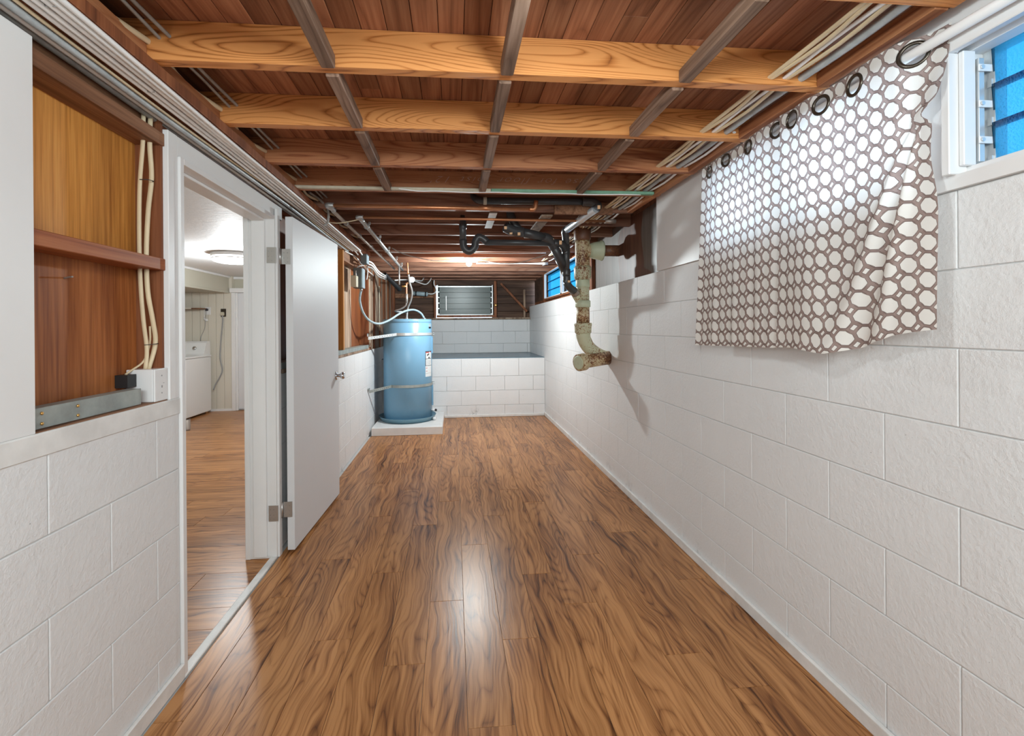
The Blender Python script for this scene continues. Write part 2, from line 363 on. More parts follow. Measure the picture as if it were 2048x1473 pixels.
def curtain_mat():
    m = bpy.data.materials.new('chain_print_cotton'); m.use_nodes = True; nt = m.node_tree
    for n in list(nt.nodes): nt.nodes.remove(n)
    out = N(nt, 'ShaderNodeOutputMaterial'); uv = N(nt, 'ShaderNodeUVMap'); uv.uv_map = 'cloth'
    sep = N(nt, 'ShaderNodeSeparateXYZ'); nt.links.new(uv.outputs[0], sep.inputs[0])
    def cell(s, o=0.0): # to -0.5..0.5
        a = math_(nt, 'ADD', s, o)
        return math_(nt, 'SUBTRACT', math_(nt, 'FRACT', a), 0.5)
    U, V = sep.outputs[0], sep.outputs[1]
    tau = 2*math.pi
    # the links wrap round each other: the net wobbles in an S at every octagon side
    V2 = math_(nt, 'ADD', V, math_(nt, 'MULTIPLY', math_(nt, 'SINE', math_(nt, 'MULTIPLY', U, tau)), 0.045))
    U2 = math_(nt, 'ADD', U, math_(nt, 'MULTIPLY', math_(nt, 'SINE', math_(nt, 'MULTIPLY', V, tau)), 0.035))
    ax = math_(nt, 'ABSOLUTE', cell(U2)); ay = math_(nt, 'ABSOLUTE', cell(V2))
    dg = math_(nt, 'MULTIPLY', math_(nt, 'ADD', ax, ay), 0.735)
    d8 = math_(nt, 'MAXIMUM', math_(nt, 'MAXIMUM', ax, ay), dg)
    bxx = math_(nt, 'ABSOLUTE', cell(U2, 0.5)); byy = math_(nt, 'ABSOLUTE', cell(V2, 0.5))
    dd = math_(nt, 'ADD', bxx, byy)
    inoct = math_(nt, 'LESS_THAN', d8, 0.415); india = math_(nt, 'LESS_THAN', dd, 0.16)
    white = math_(nt, 'MAXIMUM', inoct, india)
    e1 = math_(nt, 'LESS_THAN', math_(nt, 'ABSOLUTE', math_(nt, 'SUBTRACT', d8, 0.419)), 0.009)
    e2 = math_(nt, 'LESS_THAN', math_(nt, 'ABSOLUTE', math_(nt, 'SUBTRACT', dd, 0.168)), 0.011)
    # one dark stripe down the middle of each link on the horizontal wraps
    horiz = math_(nt, 'GREATER_THAN', ay, math_(nt, 'MULTIPLY', ax, 0.9))
    tw = math_(nt, 'ADD', 0.466, math_(nt, 'MULTIPLY', math_(nt, 'COSINE', math_(nt, 'MULTIPLY', U, tau)), 0.0))
    e3 = math_(nt, 'MULTIPLY', math_(nt, 'LESS_THAN', math_(nt, 'ABSOLUTE', math_(nt, 'SUBTRACT', d8, tw)), 0.008), horiz)
    e = math_(nt, 'MULTIPLY', math_(nt, 'MAXIMUM', math_(nt, 'MAXIMUM', e1, e2), e3), 1.0)
    tone = noise(nt, uv.outputs[0], 1.3, 2, 0.5)
    taupe = ramp(nt, tone, [(0.3, (0.31, 0.225, 0.20)), (0.7, (0.44, 0.335, 0.305))])
    c = mixc(nt, white, taupe.outputs[0], (0.90, 0.875, 0.83)); c = mixc(nt, e, c, (0.085, 0.055, 0.05))
    hem = N(nt, 'ShaderNodeUVMap'); hem.uv_map = 'cloth'
    dif = N(nt, 'ShaderNodeBsdfDiffuse'); tr = N(nt, 'ShaderNodeBsdfTranslucent'); mx = N(nt, 'ShaderNodeMixShader'); mx.inputs[0].default_value = 0.33
    weave = N(nt, 'ShaderNodeBump'); weave.inputs['Strength'].default_value = 0.15; weave.inputs['Distance'].default_value = 0.002
    nt.links.new(noise(nt, uv.outputs[0], 9, 3, 0.6), weave.inputs['Height']); nt.links.new(weave.outputs[0], dif.inputs['Normal'])
    nt.links.new(c, dif.inputs[0]); nt.links.new(c, tr.inputs[0]); nt.links.new(dif.outputs[0], mx.inputs[1]); nt.links.new(tr.outputs[0], mx.inputs[2])
    nt.links.new(mx.outputs[0], out.inputs[0]); return m
M['curtain'] = curtain_mat()

# ------------------------------------------------------------------ dimensions
HJ, DECK = 2.0775, 2.195
BL, BH = 0.4146, 0.2073
XR, XL = 1.31, -1.009
YB = -2.4          # wall behind the camera

# ------------------------------------------------------------------ floor
floor = struct('floor', bx(-1.15, 1.45, YB, 7.9, -0.06, -0.006), M['mortar'], loc=(0, 0, -0.06))
PW, PL = 0.155, 1.23
pm = obj('plank', bx(-PW/2+0.0006, PW/2-0.0006, -PL/2+0.0008, PL/2-0.0008, -0.006, 0, bev=0.0008), M['floor_y'], floor, origin=(0, 0, 0)); PMESH = pm.data; bpy.data.objects.remove(pm)
k = 0
x = -1.0505+PW/2
starts = [0.0, 0.55, 0.21, 0.88, 0.38, 1.05, 0.66, 0.12, 0.95, 0.47, 0.74, 0.3, 1.1, 0.05, 0.6, 0.83]
while x-PW/2 < 1.30:
    lo, hi = max(-0.992, x-PW/2), min(1.305, x+PW/2)
    y = 0.35 - starts[k % len(starts)]
    while y < 6.5:
        y0, y1 = max(y, -0.6), min(y+PL, 6.5)
        if y1-y0 > 0.03:
            if hi-lo < PW-0.01 or y1-y0 < PL-0.01:
                obj('plank', bx(lo+0.0006, hi-0.0006, y0+0.0008, y1-0.0008, -0.006, 0, bev=0.0008), M['floor_y'], floor, origin=((lo+hi)/2, (y0+y1)/2, 0))
            else: inst('plank', PMESH, (x, y+PL/2, 0), floor)
        y += PL
    x += PW; k += 1

# laundry floor, planks laid crosswise
lfloor = struct('floor', bx(-5.2, -1.03, 0.4, 7.75, -0.06, -0.007), M['mortar'], loc=(-3, 4, -0.06))
pm = obj('plank', bx(-PL/2+0.0008, PL/2-0.0008, -PW/2+0.0006, PW/2-0.0006, -0.006, -0.001, bev=0.0008), M['floor_x'], lfloor, origin=(0, 0, 0)); LM = pm.data; bpy.data.objects.remove(pm)
y = 1.2; k = 0
while y < 7.6:
    x = -1.03 - PL/2 + starts[(k*5) % 16]
    while x > -4.6:
        x0, x1 = x-PL/2, min(x+PL/2, -1.035)
        if x1-x0 > 0.05:
            # only the strips the doorway can show
            if x1 > -1.2-0.62*y-0.9 and x0 < -0.40*y+0.9:
                if x1 < x+PL/2-0.001: obj('plank', bx(x0+0.0008, x1-0.0008, y-PW/2+0.0006, y+PW/2-0.0006, -0.006, -0.001, bev=0.0008), M['floor_x'], lfloor, origin=((x0+x1)/2, y, 0))
                else: inst('plank', LM, (x, y, 0), lfloor)
        x -= PL
    y += PW; k += 1

# ------------------------------------------------------------------ ceiling: deck boards, joists, bridging
ceiling = struct('ceiling', bx(-1.35, 1.55, YB, 7.95, DECK+0.022, DECK+0.06), M['dark_wood'], loc=(0, 0, DECK))
DW = 0.0775
dm = obj('deck_board', bx(-DW/2+0.0009, DW/2-0.0009, -1.2, 1.2, 0, 0.02, bev=0.0012), M['deck'], ceiling, origin=(0, 0, 0)); DM = dm.data; bpy.data.objects.remove(dm)
x = -0.35+DW/2 - 12*DW; k = 0
while x < 1.5:
    y = -2.2 + (k*0.83) % 2.4
    for j in range(-1, 4):
        yc = y + j*2.4
        if -2.6 < yc < 8.5:
            y0, y1 = max(yc-1.2, YB), min(yc+1.2, 7.95)
            if y1-y0 < 2.39: obj('deck_board', bx(x-DW/2+0.0009, x+DW/2-0.0009, y0, y1, DECK, DECK+0.02, bev=0.0012), M['deck'], ceiling, origin=(x, (y0+y1)/2, DECK))
            else: inst('deck_board', DM, (x, yc, DECK), ceiling)
    x += DW; k += 1
def joist_y(i): return 1.0323 + BL*i   # rear lower edge
JT = 0.039
for i in range(-8, 17):
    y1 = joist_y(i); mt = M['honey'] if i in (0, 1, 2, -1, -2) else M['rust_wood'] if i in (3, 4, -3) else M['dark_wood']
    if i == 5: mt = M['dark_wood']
    if y1 < YB: continue
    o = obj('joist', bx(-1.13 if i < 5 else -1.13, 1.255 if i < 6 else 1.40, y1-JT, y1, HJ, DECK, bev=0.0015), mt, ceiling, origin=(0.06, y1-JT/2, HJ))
    if i > 4: pass
for i in range(-4, 4):
    y0, y1 = joist_y(i), joist_y(i+1)-JT
    for xc, w in ((-0.37, 0.041), (0.171, 0.040), (0.748, 0.040)):
        obj('bridging', bx(xc-w/2, xc+w/2, y0+0.001, y1-0.001, HJ-0.008, HJ+0.034, bev=0.003), M['bridging'], ceiling, origin=(xc, (y0+y1)/2, HJ))
for i in range(-4, 16):
    y0, y1 = joist_y(i), joist_y(i+1)-JT
    if i < 5: obj('ledger_block', bx(1.205, 1.243, y0+0.001, y1-0.001, HJ-0.003, HJ+0.042, bev=0.002), M['ledger'], ceiling, origin=(1.23, (y0+y1)/2, HJ))
    if i < 4: obj('ledger_block', bx(-0.930, -0.883, y0+0.001, y1-0.001, HJ-0.004, HJ+0.042, bev=0.002), M['ledger'], ceiling, origin=(-0.9, (y0+y1)/2, HJ))
# rim behind the joist ends
obj('rim_board', bx(1.42, 1.46, YB, 7.9, HJ-0.03, DECK), M['dark_wood'], ceiling)
obj('rim_board', bx(-1.17, -1.135, YB, 7.9, HJ-0.03, DECK), M['dark_wood'], ceiling)
# painted batten nailed along the joist where an old partition stood
yb = joist_y(4)-JT
obj('batten', bx(-0.93, 0.22, yb-0.030, yb-0.0005, HJ-0.004, HJ+0.012, bev=0.002), M['cream_paint'], ceiling)
obj('batten', bx(0.222, 1.20, yb-0.030, yb-0.0005, HJ-0.004, HJ+0.013, bev=0.002), M['green'], ceiling)
yj5 = joist_y(5)-JT
p5 = Vector((0.689, 3.06, 2.137)); p6 = Vector((1.096, 3.06, 2.054))
obj('patch_board', bx(p5.x, p6.x, yj5-0.026, yj5-0.0005, p6.z, min(p5.z, 2.15), bev=0.002), M['brownplate'], ceiling)
obj('nailing_board', bx(0.62, 0.70, 3.15, 3.95, HJ-0.014, HJ-0.001, bev=0.002), M['weathered'], ceiling)
q1 = Vector((0.171, 3.3, 2.111))
obj('hanger_plate', bx(0.25, 0.305, 3.12, 3.60, HJ-0.006, HJ-0.001), M['alu'], ceiling)
# chalk note on the joist, written while the board lay the other way up
cu = bpy.data.curves.new('chalk_note', 'FONT'); cu.body = "use for floor joist 12'"; cu.size = 0.088; cu.shear = 0.45; cu.space_character = 1.22; cu.space_word = 1.5
cu.offset = -0.0016; cu.extrude = 0.0002
tmp = bpy.data.objects.new('chalk_tmp', cu); COL.objects.link(tmp); bpy.context.view_layer.update()
me = bpy.data.meshes.new_from_object(tmp.evaluated_get(bpy.context.evaluated_depsgraph_get())); bpy.data.objects.remove(tmp)
xs = [v.co.x for v in me.vertices]; w0 = max(xs)-min(xs)
M['chalk'] = plain('chalk', (0.55, 0.36, 0.28), 0.9); me.materials.clear(); me.materials.append(M['chalk'])
ch = bpy.data.objects.new('chalk_note', me); COL.objects.link(ch); ch.parent = ceiling
sc = 0.92/w0
ch.matrix_world = Matrix.Translation((0.80, joist_y(4)-JT-0.001, 2.165)) @ Matrix.Rotation(math.pi, 4, 'Y') @ Matrix.Rotation(math.pi/2, 4, 'X') @ Matrix.Diagonal((sc, 0.62, 1, 1))
ch.location = Vector(ch.location)-WL['ceiling'] if False else ch.location

# ------------------------------------------------------------------ block walls
def block_mesh(axis):
    g = 0.0016
    out = []
    for v in range(3):
        if axis == 'x': bm = bx(-0.012, 0, -BL/2+g, BL/2-g, -BH/2+g, BH/2-g, bev=0.0022, seg=2)
        else: bm = bx(-BL/2+g, BL/2-g, -0.012, 0, -BH/2+g, BH/2-g, bev=0.0022, seg=2)
        me = bpy.data.meshes.new('block'); bm.to_mesh(me); bm.free(); me.materials.append(M['block']); out.append(me)
    return out
BMX, BMY = block_mesh('x'), block_mesh('y')
def blocks_x(wall, X, facing, y_lo, y_hi, rows, y0, parity):
    """courses on a wall of constant x; facing -1 looks to -x, +1 to +x"""
    for r, (z0, z1) in enumerate(rows):
        off = y0 + (BL/2 if (r+parity) % 2 else 0)
        k0 = math.floor((y_lo-off)/BL)
        y = off + k0*BL
        while y < y_hi-0.02:
            a, b_ = max(y, y_lo), min(y+BL, y_hi)
            if b_-a > 0.03:
                if b_-a > BL-0.004 and abs(z1-z0-BH) < 0.002 and facing < 0:
                    inst('block', random.choice(BMX), (X+0.012, (a+b_)/2, (z0+z1)/2), wall)
                else:
                    xa, xb = (X, X+0.012) if facing < 0 else (X-0.012, X)
                    obj('block', bx(xa, xb, a+0.0016, b_-0.0016, z0+0.0016, z1-0.0016, bev=0.0022, seg=2), M['block'], wall, origin=(X, (a+b_)/2, (z0+z1)/2))
            y += BL
def blocks_y(wall, Y, x_lo, x_hi, rows, x0, parity):
    for r, (z0, z1) in enumerate(rows):
        off = x0 + (BL/2 if (r+parity) % 2 else 0)
        x = off + math.floor((x_lo-off)/BL)*BL
        while x < x_hi-0.02:
            a, b_ = max(x, x_lo), min(x+BL, x_hi)
            if b_-a > 0.03:
                obj('block', bx(a+0.0016, b_-0.0016, Y, Y+0.012, z0+0.0016, z1-0.0016, bev=0.0022, seg=2), M['block'], wall, origin=((a+b_)/2, Y, (z0+z1)/2))
            x += BL
# right wall
wr = struct('wall_right', bx(XR+0.0035, XR+0.14, YB, 7.95, 0.0, 1.636), M['mortar'], loc=(XR, 2, 0))
rows = [(max(1.4287-BH*j, 0), 1.4287-BH*(j-1)) for j in range(0, 8)]
rows = rows[:7] + [(0.0, rows[6][0])] if rows[6][0] > 0.001 else rows[:7]
rows = [r for r in rows if r[1]-r[0] > 0.02]
blocks_x(wr, XR-0.0, -1, 0.15, 7.75, rows, 1.0738, 0)
# painted board above the blocks on the right, with the window openings
WB = 1.295
def wboard(y0, y1, z0, z1, name='panel'):
    obj(name, bx(WB, WB+0.03, y0, y1, z0, z1), M['white'], wr)
wboard(YB, 0.28, 1.636, 2.11); wboard(0.28, 2.8, 1.636, 1.672); wboard(0.28, 2.8, 2.0, 2.11); wboard(1.082, 1.17, 1.672, 2.0); wboard(1.62, 1.68, 1.672, 2.0); wboard(2.13, 2.8, 1.672, 2.0)
obj('panel', bx(WB+0.045, WB+0.15, YB, 2.8, 2.11, 2.19), M['dark_wood'], wr)
# plywood and framing beyond the painted board
obj('plywood', bx(1.40, 1.42, 2.8, 4.42, 1.60, 2.14), M['ply'], wr, origin=(1.40, 3.42, 1.6))
obj('stud', bx(1.365, 1.40, 4.40, 4.47, 1.636, 2.12), M['stud'], wr)
obj('frame_board', bx(1.395, 1.42, 4.47, 7.75, 1.60, 1.70), M['stud'], wr)
obj('frame_board', bx(1.395, 1.42, 4.47, 7.75, 2.075, 2.19), M['dark_wood'], wr)
obj('frame_board', bx(1.395, 1.42, 6.80, 7.75, 1.70, 2.075), M['siding'], wr)
obj('frame_board', bx(1.36, 1.395, 6.78, 6.84, 1.66, 2.10), M['stud'], wr)
obj('cap', bx(XR+0.14, 1.46, YB, 7.95, 1.50, 1.60), M['mortar'], wr)
obj('return_board', bx(1.3255, 1.3995, 2.775, 2.80, 1.636, 2.13), M['white'], wr)
# baseboard
obj_ = struct('baseboard_right', bx(1.293, XR-0.0005, YB, 6.505, 0.001, 0.052, bev=0.004, seg=2), M['white_dirty'])

# left wall, near stretch: blocks below, painted boards and an open stud bay above
wl = struct('wall_left', bx(-1.135, XL-0.0035, YB, 1.768, 0.0, 0.985), M['mortar'], loc=(XL, 1, 0))
lrows = [(0.985-BH*(j+1), 0.985-BH*j) for j in range(0, 4)] + [(0.0, 0.985-BH*4)]
blocks_x(wl, XL, +1, -0.4, 1.766, lrows, 1.640, 0)
obj('sill_board', bx(XL-0.02, XL+0.004, YB, 1.79, 0.978, 1.037, bev=0.003), M['white_dirty'], wl)
obj('wall_panel', bx(XL-0.10, XL+0.0, YB, 1.194, 1.037, 2.0, bev=0.002), M['white'], wl)
obj('post', bx(XL-0.09, XL+0.002, 1.712, 1.768, 1.037, 2.0, bev=0.002), M['white'], wl)
# inside the open bay
for ya_, yb__ in ((1.10, 1.5095), (1.5105, 1.712)):
    obj('back_panel', bx(-1.125, -1.11, ya_, yb__, 1.52, 2.03), M['panel_z'], wl)
    obj('back_panel', bx(-1.125, -1.11, ya_, yb__, 0.98, 1.519), M['panel_low'], wl)
obj('stud', bx(-1.112, -1.025, 1.700, 1.7115, 0.985, 2.03), M['stud'], wl)
obj('blocking', bx(-1.109, -1.018, 1.195, 1.711, 1.497, 1.538, bev=0.002), M['blocking_y'], wl)
obj('top_plate', bx(-1.109, -1.018, 1.195, 1.711, 1.938, 1.982, bev=0.002), M['brownplate'], wl)
obj('top_plate', bx(-1.125, -1.07, 1.195, 1.711, 1.99, 2.036, bev=0.002), M['brownplate'], wl)
obj('bottom_plate', bx(-1.109, -1.0135, 1.195, 1.711, 1.015, 1.040, bev=0.002), M['brownplate'], wl)
# beam under the joist ends, carrying the cables
obj('cable_beam', bx(-1.125, -0.866, YB, 4.9, 2.040, HJ-0.0005, bev=0.002), M['stud'], wl)
# baseboard left
struct('baseboard_left', bx(XL+0.0005, XL+0.014, YB, 1.768, 0.001, 0.06, bev=0.004), M['white_dirty'])

# doorway: jambs, stops, casing, header, threshold
tr = struct('trim_1', bx(-1.15, -0.998, 2.648, 2.672, 0.0, 1.925, bev=0.0015), M['white'], loc=(-1.07, 2.65, 0))
obj('door_stop', bx(-1.118, -1.047, 2.634, 2.648, 0.012, 1.905, bev=0.003), M['white'], tr)
obj('casing', bx(-1.165, -1.137, 2.640, 2.72, 0.0, 1.98, bev=0.003), M['white'], tr)
obj('casing', bx(-1.002, -0.986, 2.660, 2.698, 0.0, 1.965, bev=0.002), M['white'], tr)
obj('jamb', bx(-1.15, -0.998, 1.769, 1.792, 0.0, 1.925, bev=0.0015), M['white'], tr)
obj('jamb', bx(-1.15, -0.998, 1.792, 2.648, 1.903, 1.925, bev=0.0015), M['white'], tr)
obj('door_stop', bx(-1.118, -1.047, 1.792, 2.634, 1.890, 1.903, bev=0.002), M['white'], tr)
obj('header', bx(XL-0.09, XL+0.001, 1.7685, 2.79, 1.926, 2.0, bev=0.002), M['white'], tr)
obj('filler', bx(-1.12, XL-0.03, 1.712, 2.79, 2.0005, 2.0395), M['stud'], tr)
obj('strike_plate', tb([(-1.01, 1.7925, 0.93), (-0.997, 1.7935, 0.93), (-0.990, 1.800, 0.93), (-0.992, 1.806, 0.93)], 0.0015, rb=0.022, n=8, sub=4), M['galv_brown'], tr)
th = struct('trim_2', bx(-1.032, -0.994, 1.769, 2.648, 0.0, 0.012, bev=0.005, seg=2), M['white_dirty'])

# left wall beyond the door
w2 = struct('wall_left', bx(-1.16, XL-0.011, 2.70, 7.95, 0.0, 1.02), M['mortar'], loc=(XL, 4, 0))
blocks_x(w2, XL-0.008, +1, 2.70, 7.9, [(1.02-BH*(j+1), 1.02-BH*j) for j in range(4)]+[(0, 1.02-BH*4)], 2.9, 1)
obj('back_panel', bx(-1.14, -1.125, 2.70, 4.62, 1.02, 2.06), M['panel_red'], w2)
obj('stud', bx(-1.122, -1.022, 4.330, 4.372, 1.06, 2.03), M['panel_z'], w2)
obj('stud', bx(-1.122, -1.022, 3.90, 3.94, 1.06, 2.03), M['stud'], w2)
obj('back_panel', bx(-1.14, -1.11, 4.40, 5.05, 1.02, 2.03), M['weathered'], w2)
obj('back_panel', bx(-1.14, -1.112, 5.052, 5.56, 1.02, 2.03), M['panel_red'], w2)
obj('sill_board', bx(-1.12, -1.012, 2.80, 5.56, 1.021, 1.045, bev=0.002), M['weathered'], w2)
obj('sill_strap', bx(-1.10, -1.018, 2.80, 5.56, 1.046, 1.085), M['strap'], w2)
obj('top_plate', bx(-1.13, -1.03, 4.372, 5.56, 1.93, 2.03), M['brownplate'], w2)
y = 5.56; k = 0
while y < 7.74:
    wd = (0.17, 0.10, 0.14, 0.09, 0.2)[k % 5]
    obj('board', bx(-1.14+0.006*(k % 2), -1.02-0.007*(k % 3), y+0.003, min(y+wd, 7.75)-0.003, 1.0, 2.06, bev=0.002), M['weathered'] if k % 3 else M['stud'], w2, origin=(-1.05, y+k, 1.5))
    y += wd; k += 1
obj('batten', bx(-1.02, -1.008, 5.60, 5.635, 1.06, 1.93), M['cream_paint'], w2)
obj('batten', bx(-1.02, -1.010, 6.35, 6.38, 1.25, 1.86), M['cream_paint'], w2)

# far ledge (low block wall with a slab) and upper end wall
wf = struct('wall_far', bx(-1.02, XR, 6.509, 7.76, 0.0, 0.838), M['mortar'], loc=(0.15, 6.505, 0))
blocks_y(wf, 6.505-0.008, -0.985, XR-0.002, [(0.585, 0.838), (0.378, 0.585), (0.17, 0.378), (0.0, 0.17)], 0.10, 0)
obj('slab', bx(-1.02, XR-0.001, 6.53, 7.745, 0.838, 0.846), M['ledge'], wf)
w3 = struct('wall_far', bx(-1.02, XR+0.1, 7.754, 7.86, 0.84, 1.42), M['mortar'], loc=(0.15, 7.75, 0.84))
blocks_y(w3, 7.75-0.008, -1.0, XR-0.002, [(1.213, 1.42), (1.006, 1.213), (0.85, 1.006)], 0.22, 1)
z = 1.42; k = 0
obj('sill_plate', bx(-1.02, XR, 7.70, 7.76, 1.42, 1.448, bev=0.002), M['weathered'], w3)
while z < 2.06:
    h_ = 0.137
    obj('siding_board', bx(-1.14, -0.30, 7.82, 7.84, z, min(z+h_, 2.075)-0.004, bev=0.002), M['siding'], w3, origin=(-0.7, 7.8+k, z))
    obj('siding_board', bx(0.66, 1.42, 7.82, 7.84, z, min(z+h_, 2.075)-0.004, bev=0.002), M['siding'], w3, origin=(1.0, 7.8+k, z))
    z += h_; k += 1
obj('backing', bx(-1.2, -0.30, 7.845, 7.86, 1.40, 2.2), M['siding'], w3)
obj('backing', bx(0.66, 1.5, 7.845, 7.86, 1.40, 2.2), M['siding'], w3)
obj('header', bx(-0.31, 0.72, 7.77, 7.83, 2.0, 2.19), M['siding'], w3)
obj('upper_board', bx(-1.14, 1.42, 7.80, 7.83, 2.05, 2.19), M['siding'], w3)
for a, b_ in ((-0.335, -0.295), (0.69, 0.735)):
    obj('stud', bx(a, b_, 7.735, 7.82, 1.448, 2.075, bev=0.002), M['stud'], w3)
obj('stud', bx(1.20, 1.235, 7.76, 7.82, 1.448, 1.93, bev=0.002), M['weathered'], w3)
obj('stud', bx(-1.02, -0.985, 7.76, 7.82, 1.448, 2.075, bev=0.002), M['stud'], w3)
obj('blocking', bx(-0.98, -0.338, 7.76, 7.82, 1.79, 1.862, bev=0.002), M['brownplate'], w3)
bm = bmesh.new(); box(bm, -0.33, 0.33, -0.02, 0.02, -0.018, 0.018)
q = Matrix.Translation((1.03, 7.74, 1.79)) @ Matrix.Rotation(math.radians(47), 4, 'Y'); bmesh.ops.transform(bm, matrix=q, verts=bm.verts)
bmesh.ops.scale(bm, vec=(1, 1, 1), verts=bm.verts)
obj('brace', bm, M['stud'], w3)
struct('baseboard_far', bx(-0.14, 1.29, 6.482, 6.496, 0.001, 0.035, bev=0.003), M['white_dirty'])
# wall behind the camera
struct('wall_back', bx(-1.2, 1.5, YB-0.1, YB, 0, 2.2), M['block'])

# far jalousie window in the end wall
wn = struct('window_3', bx(-0.285, 0.68, 7.80, 7.815, 1.46, 2.0), M['outside'], loc=(0.2, 7.78, 1.5))
obj('frame_board', bx(-0.29, 0.69, 7.74, 7.80, 1.455, 1.492, bev=0.002), M['stud'], wn)
for a, b_, c, d in ((-0.278, -0.262, 1.494, 2.005), (0.652, 0.668, 1.494, 2.005)):
    obj('window_frame', bx(a, b_, 7.745, 7.79, c, d), M['alu'], wn)
for c, d in ((1.972, 1.988), (1.494, 1.502)):
    obj('window_frame', bx(-0.26, 0.65, 7.75, 7.785, c, d), M['alu'], wn)
for k in range(5):
    z0 = 1.503+k*0.094
    bm = bx(-0.24, 0.632, 7.762, 7.767, z0, z0+0.098)
    obj('louvre_pane', bm, M['glass_dark'], wn)
    for s in (-0.25, 0.642): obj('clip', bx(s-0.008, s+0.008, 7.752, 7.774, z0+0.002, z0+0.018), M['alu'], wn)
obj('lift_bar', bx(-0.130, -0.122, 7.748, 7.758, 1.58, 1.82), M['alu'], wn)
tag(obj('wooden_knob', lathe(bmesh.new(), (0.713, 7.735, 1.66), (0, -1, 0), [(0, 0.010), (0.012, 0.024), (0.028, 0.024), (0.034, 0.010)]), M['brass']), 'small round amber knob on the stud right of the end wall window', 'knob')

# right wall windows
def louvre_window(name, X, y0, y1, z0, z1, glassm, fr, depth, n, mull=()):
    w = struct(name, None, None, loc=(X, (y0+y1)/2, z0))
    for a, b_, c, d in ((y0-0.02, y0, z0, z1), (y1, y1+0.02, z0, z1)) + tuple((mm-0.02, mm+0.02, z0, z1) for mm in mull):
        obj('jamb', bx(X, X+depth, a, b_, c, d, bev=0.001), fr, w)
    obj('sill', bx(X, X+depth, y0-0.02, y1+0.02, z0-0.02, z0, bev=0.001), fr, w)
    obj('head', bx(X, X+depth, y0-0.02, y1+0.02, z1, z1+0.02, bev=0.001), fr, w)
    h_ = (z1-z0)/n
    edges = [y0]+list(mull)+[y1]
    for e in range(len(edges)-1):
        a, b_ = edges[e]+0.022, edges[e+1]-0.022
        for c_, d_ in ((edges[e], a+0.004), (b_-0.004, edges[e+1])):
            obj('channel', bx(X+depth*0.55, X+depth*0.95, c_, d_, z0, z1), M['alu'], w)
        for k in range(n):
            zz = z0+k*h_
            bm = bmesh.new(); box(bm, -0.0025, 0.0025, a, b_, -0.006, h_+0.008)
            bmesh.ops.rotate(bm, cent=(0, 0, 0), matrix=Matrix.Rotation(math.radians(-5), 3, 'Y'), verts=bm.verts)
            bmesh.ops.translate(bm, verts=bm.verts, vec=(X+depth*0.62, 0, zz)); obj('louvre_pane', bm, glassm, w)
            for s in (a-0.004, b_+0.004):
                obj('clip', bx(X+depth*0.62-0.012, X+depth*0.62+0.010, s-0.005, s+0.005, zz+0.002, zz+0.022), M['alu'], w)
    return w
n1 = louvre_window('window_1', 1.325, 0.30, 1.061, 1.692, 1.985, M['glass_blue'], M['white'], 0.085, 3)
# near window: casing and hardware
obj('casing', bx(1.274, WB+0.03, 1.0615, 1.0815, 1.672, 1.985, bev=0.002), M['white'], n1)
obj('casing', bx(1.274, WB-0.0005, 0.26, 1.0815, 1.985, 2.02, bev=0.002), M['white'], n1)
obj('stop', bx(1.30, 1.335, 1.048, 1.061, 1.692, 1.985, bev=0.002), M['white'], n1)
obj('operator_bar', bx(1.338, 1.354, 1.044, 1.060, 1.70, 1.965, bev=0.001), M['alu'], n1)
for k in range(3):
    z0 = 1.745+k*0.092
    bm = bx(1.334, 1.372, 1.0395, 1.0435, z0, z0+0.018, bev=0.001); obj('lever', bm, M['white'], n1)
    obj('rivet', cyl(bmesh.new(), (1.341, 1.0395, z0+0.009), (1.341, 1.036, z0+0.009), 0.005), M['alu'], n1)
n2 = louvre_window('window_2', 1.325, 1.17, 2.13, 1.69, 1.985, M['glass_clear'], M['white'], 0.12, 3, (1.65,))
n4 = louvre_window('window_4', 1.36, 4.60, 6.74, 1.70, 2.07, M['glass_blue'], M['stud'], 0.10, 3, (5.65,))
for a, b_ in ((4.60, 5.65), (5.65, 6.74)):
    for (c, d, e, f) in ((a+0.02, a+0.035, 1.70, 2.07), (b_-0.035, b_-0.02, 1.70, 2.07), (a+0.02, b_-0.02, 1.70, 1.712), (a+0.02, b_-0.02, 2.058, 2.07)):
        obj('inner_frame', bx(1.352, 1.385, c, d, e, f), M['rod'], n4)

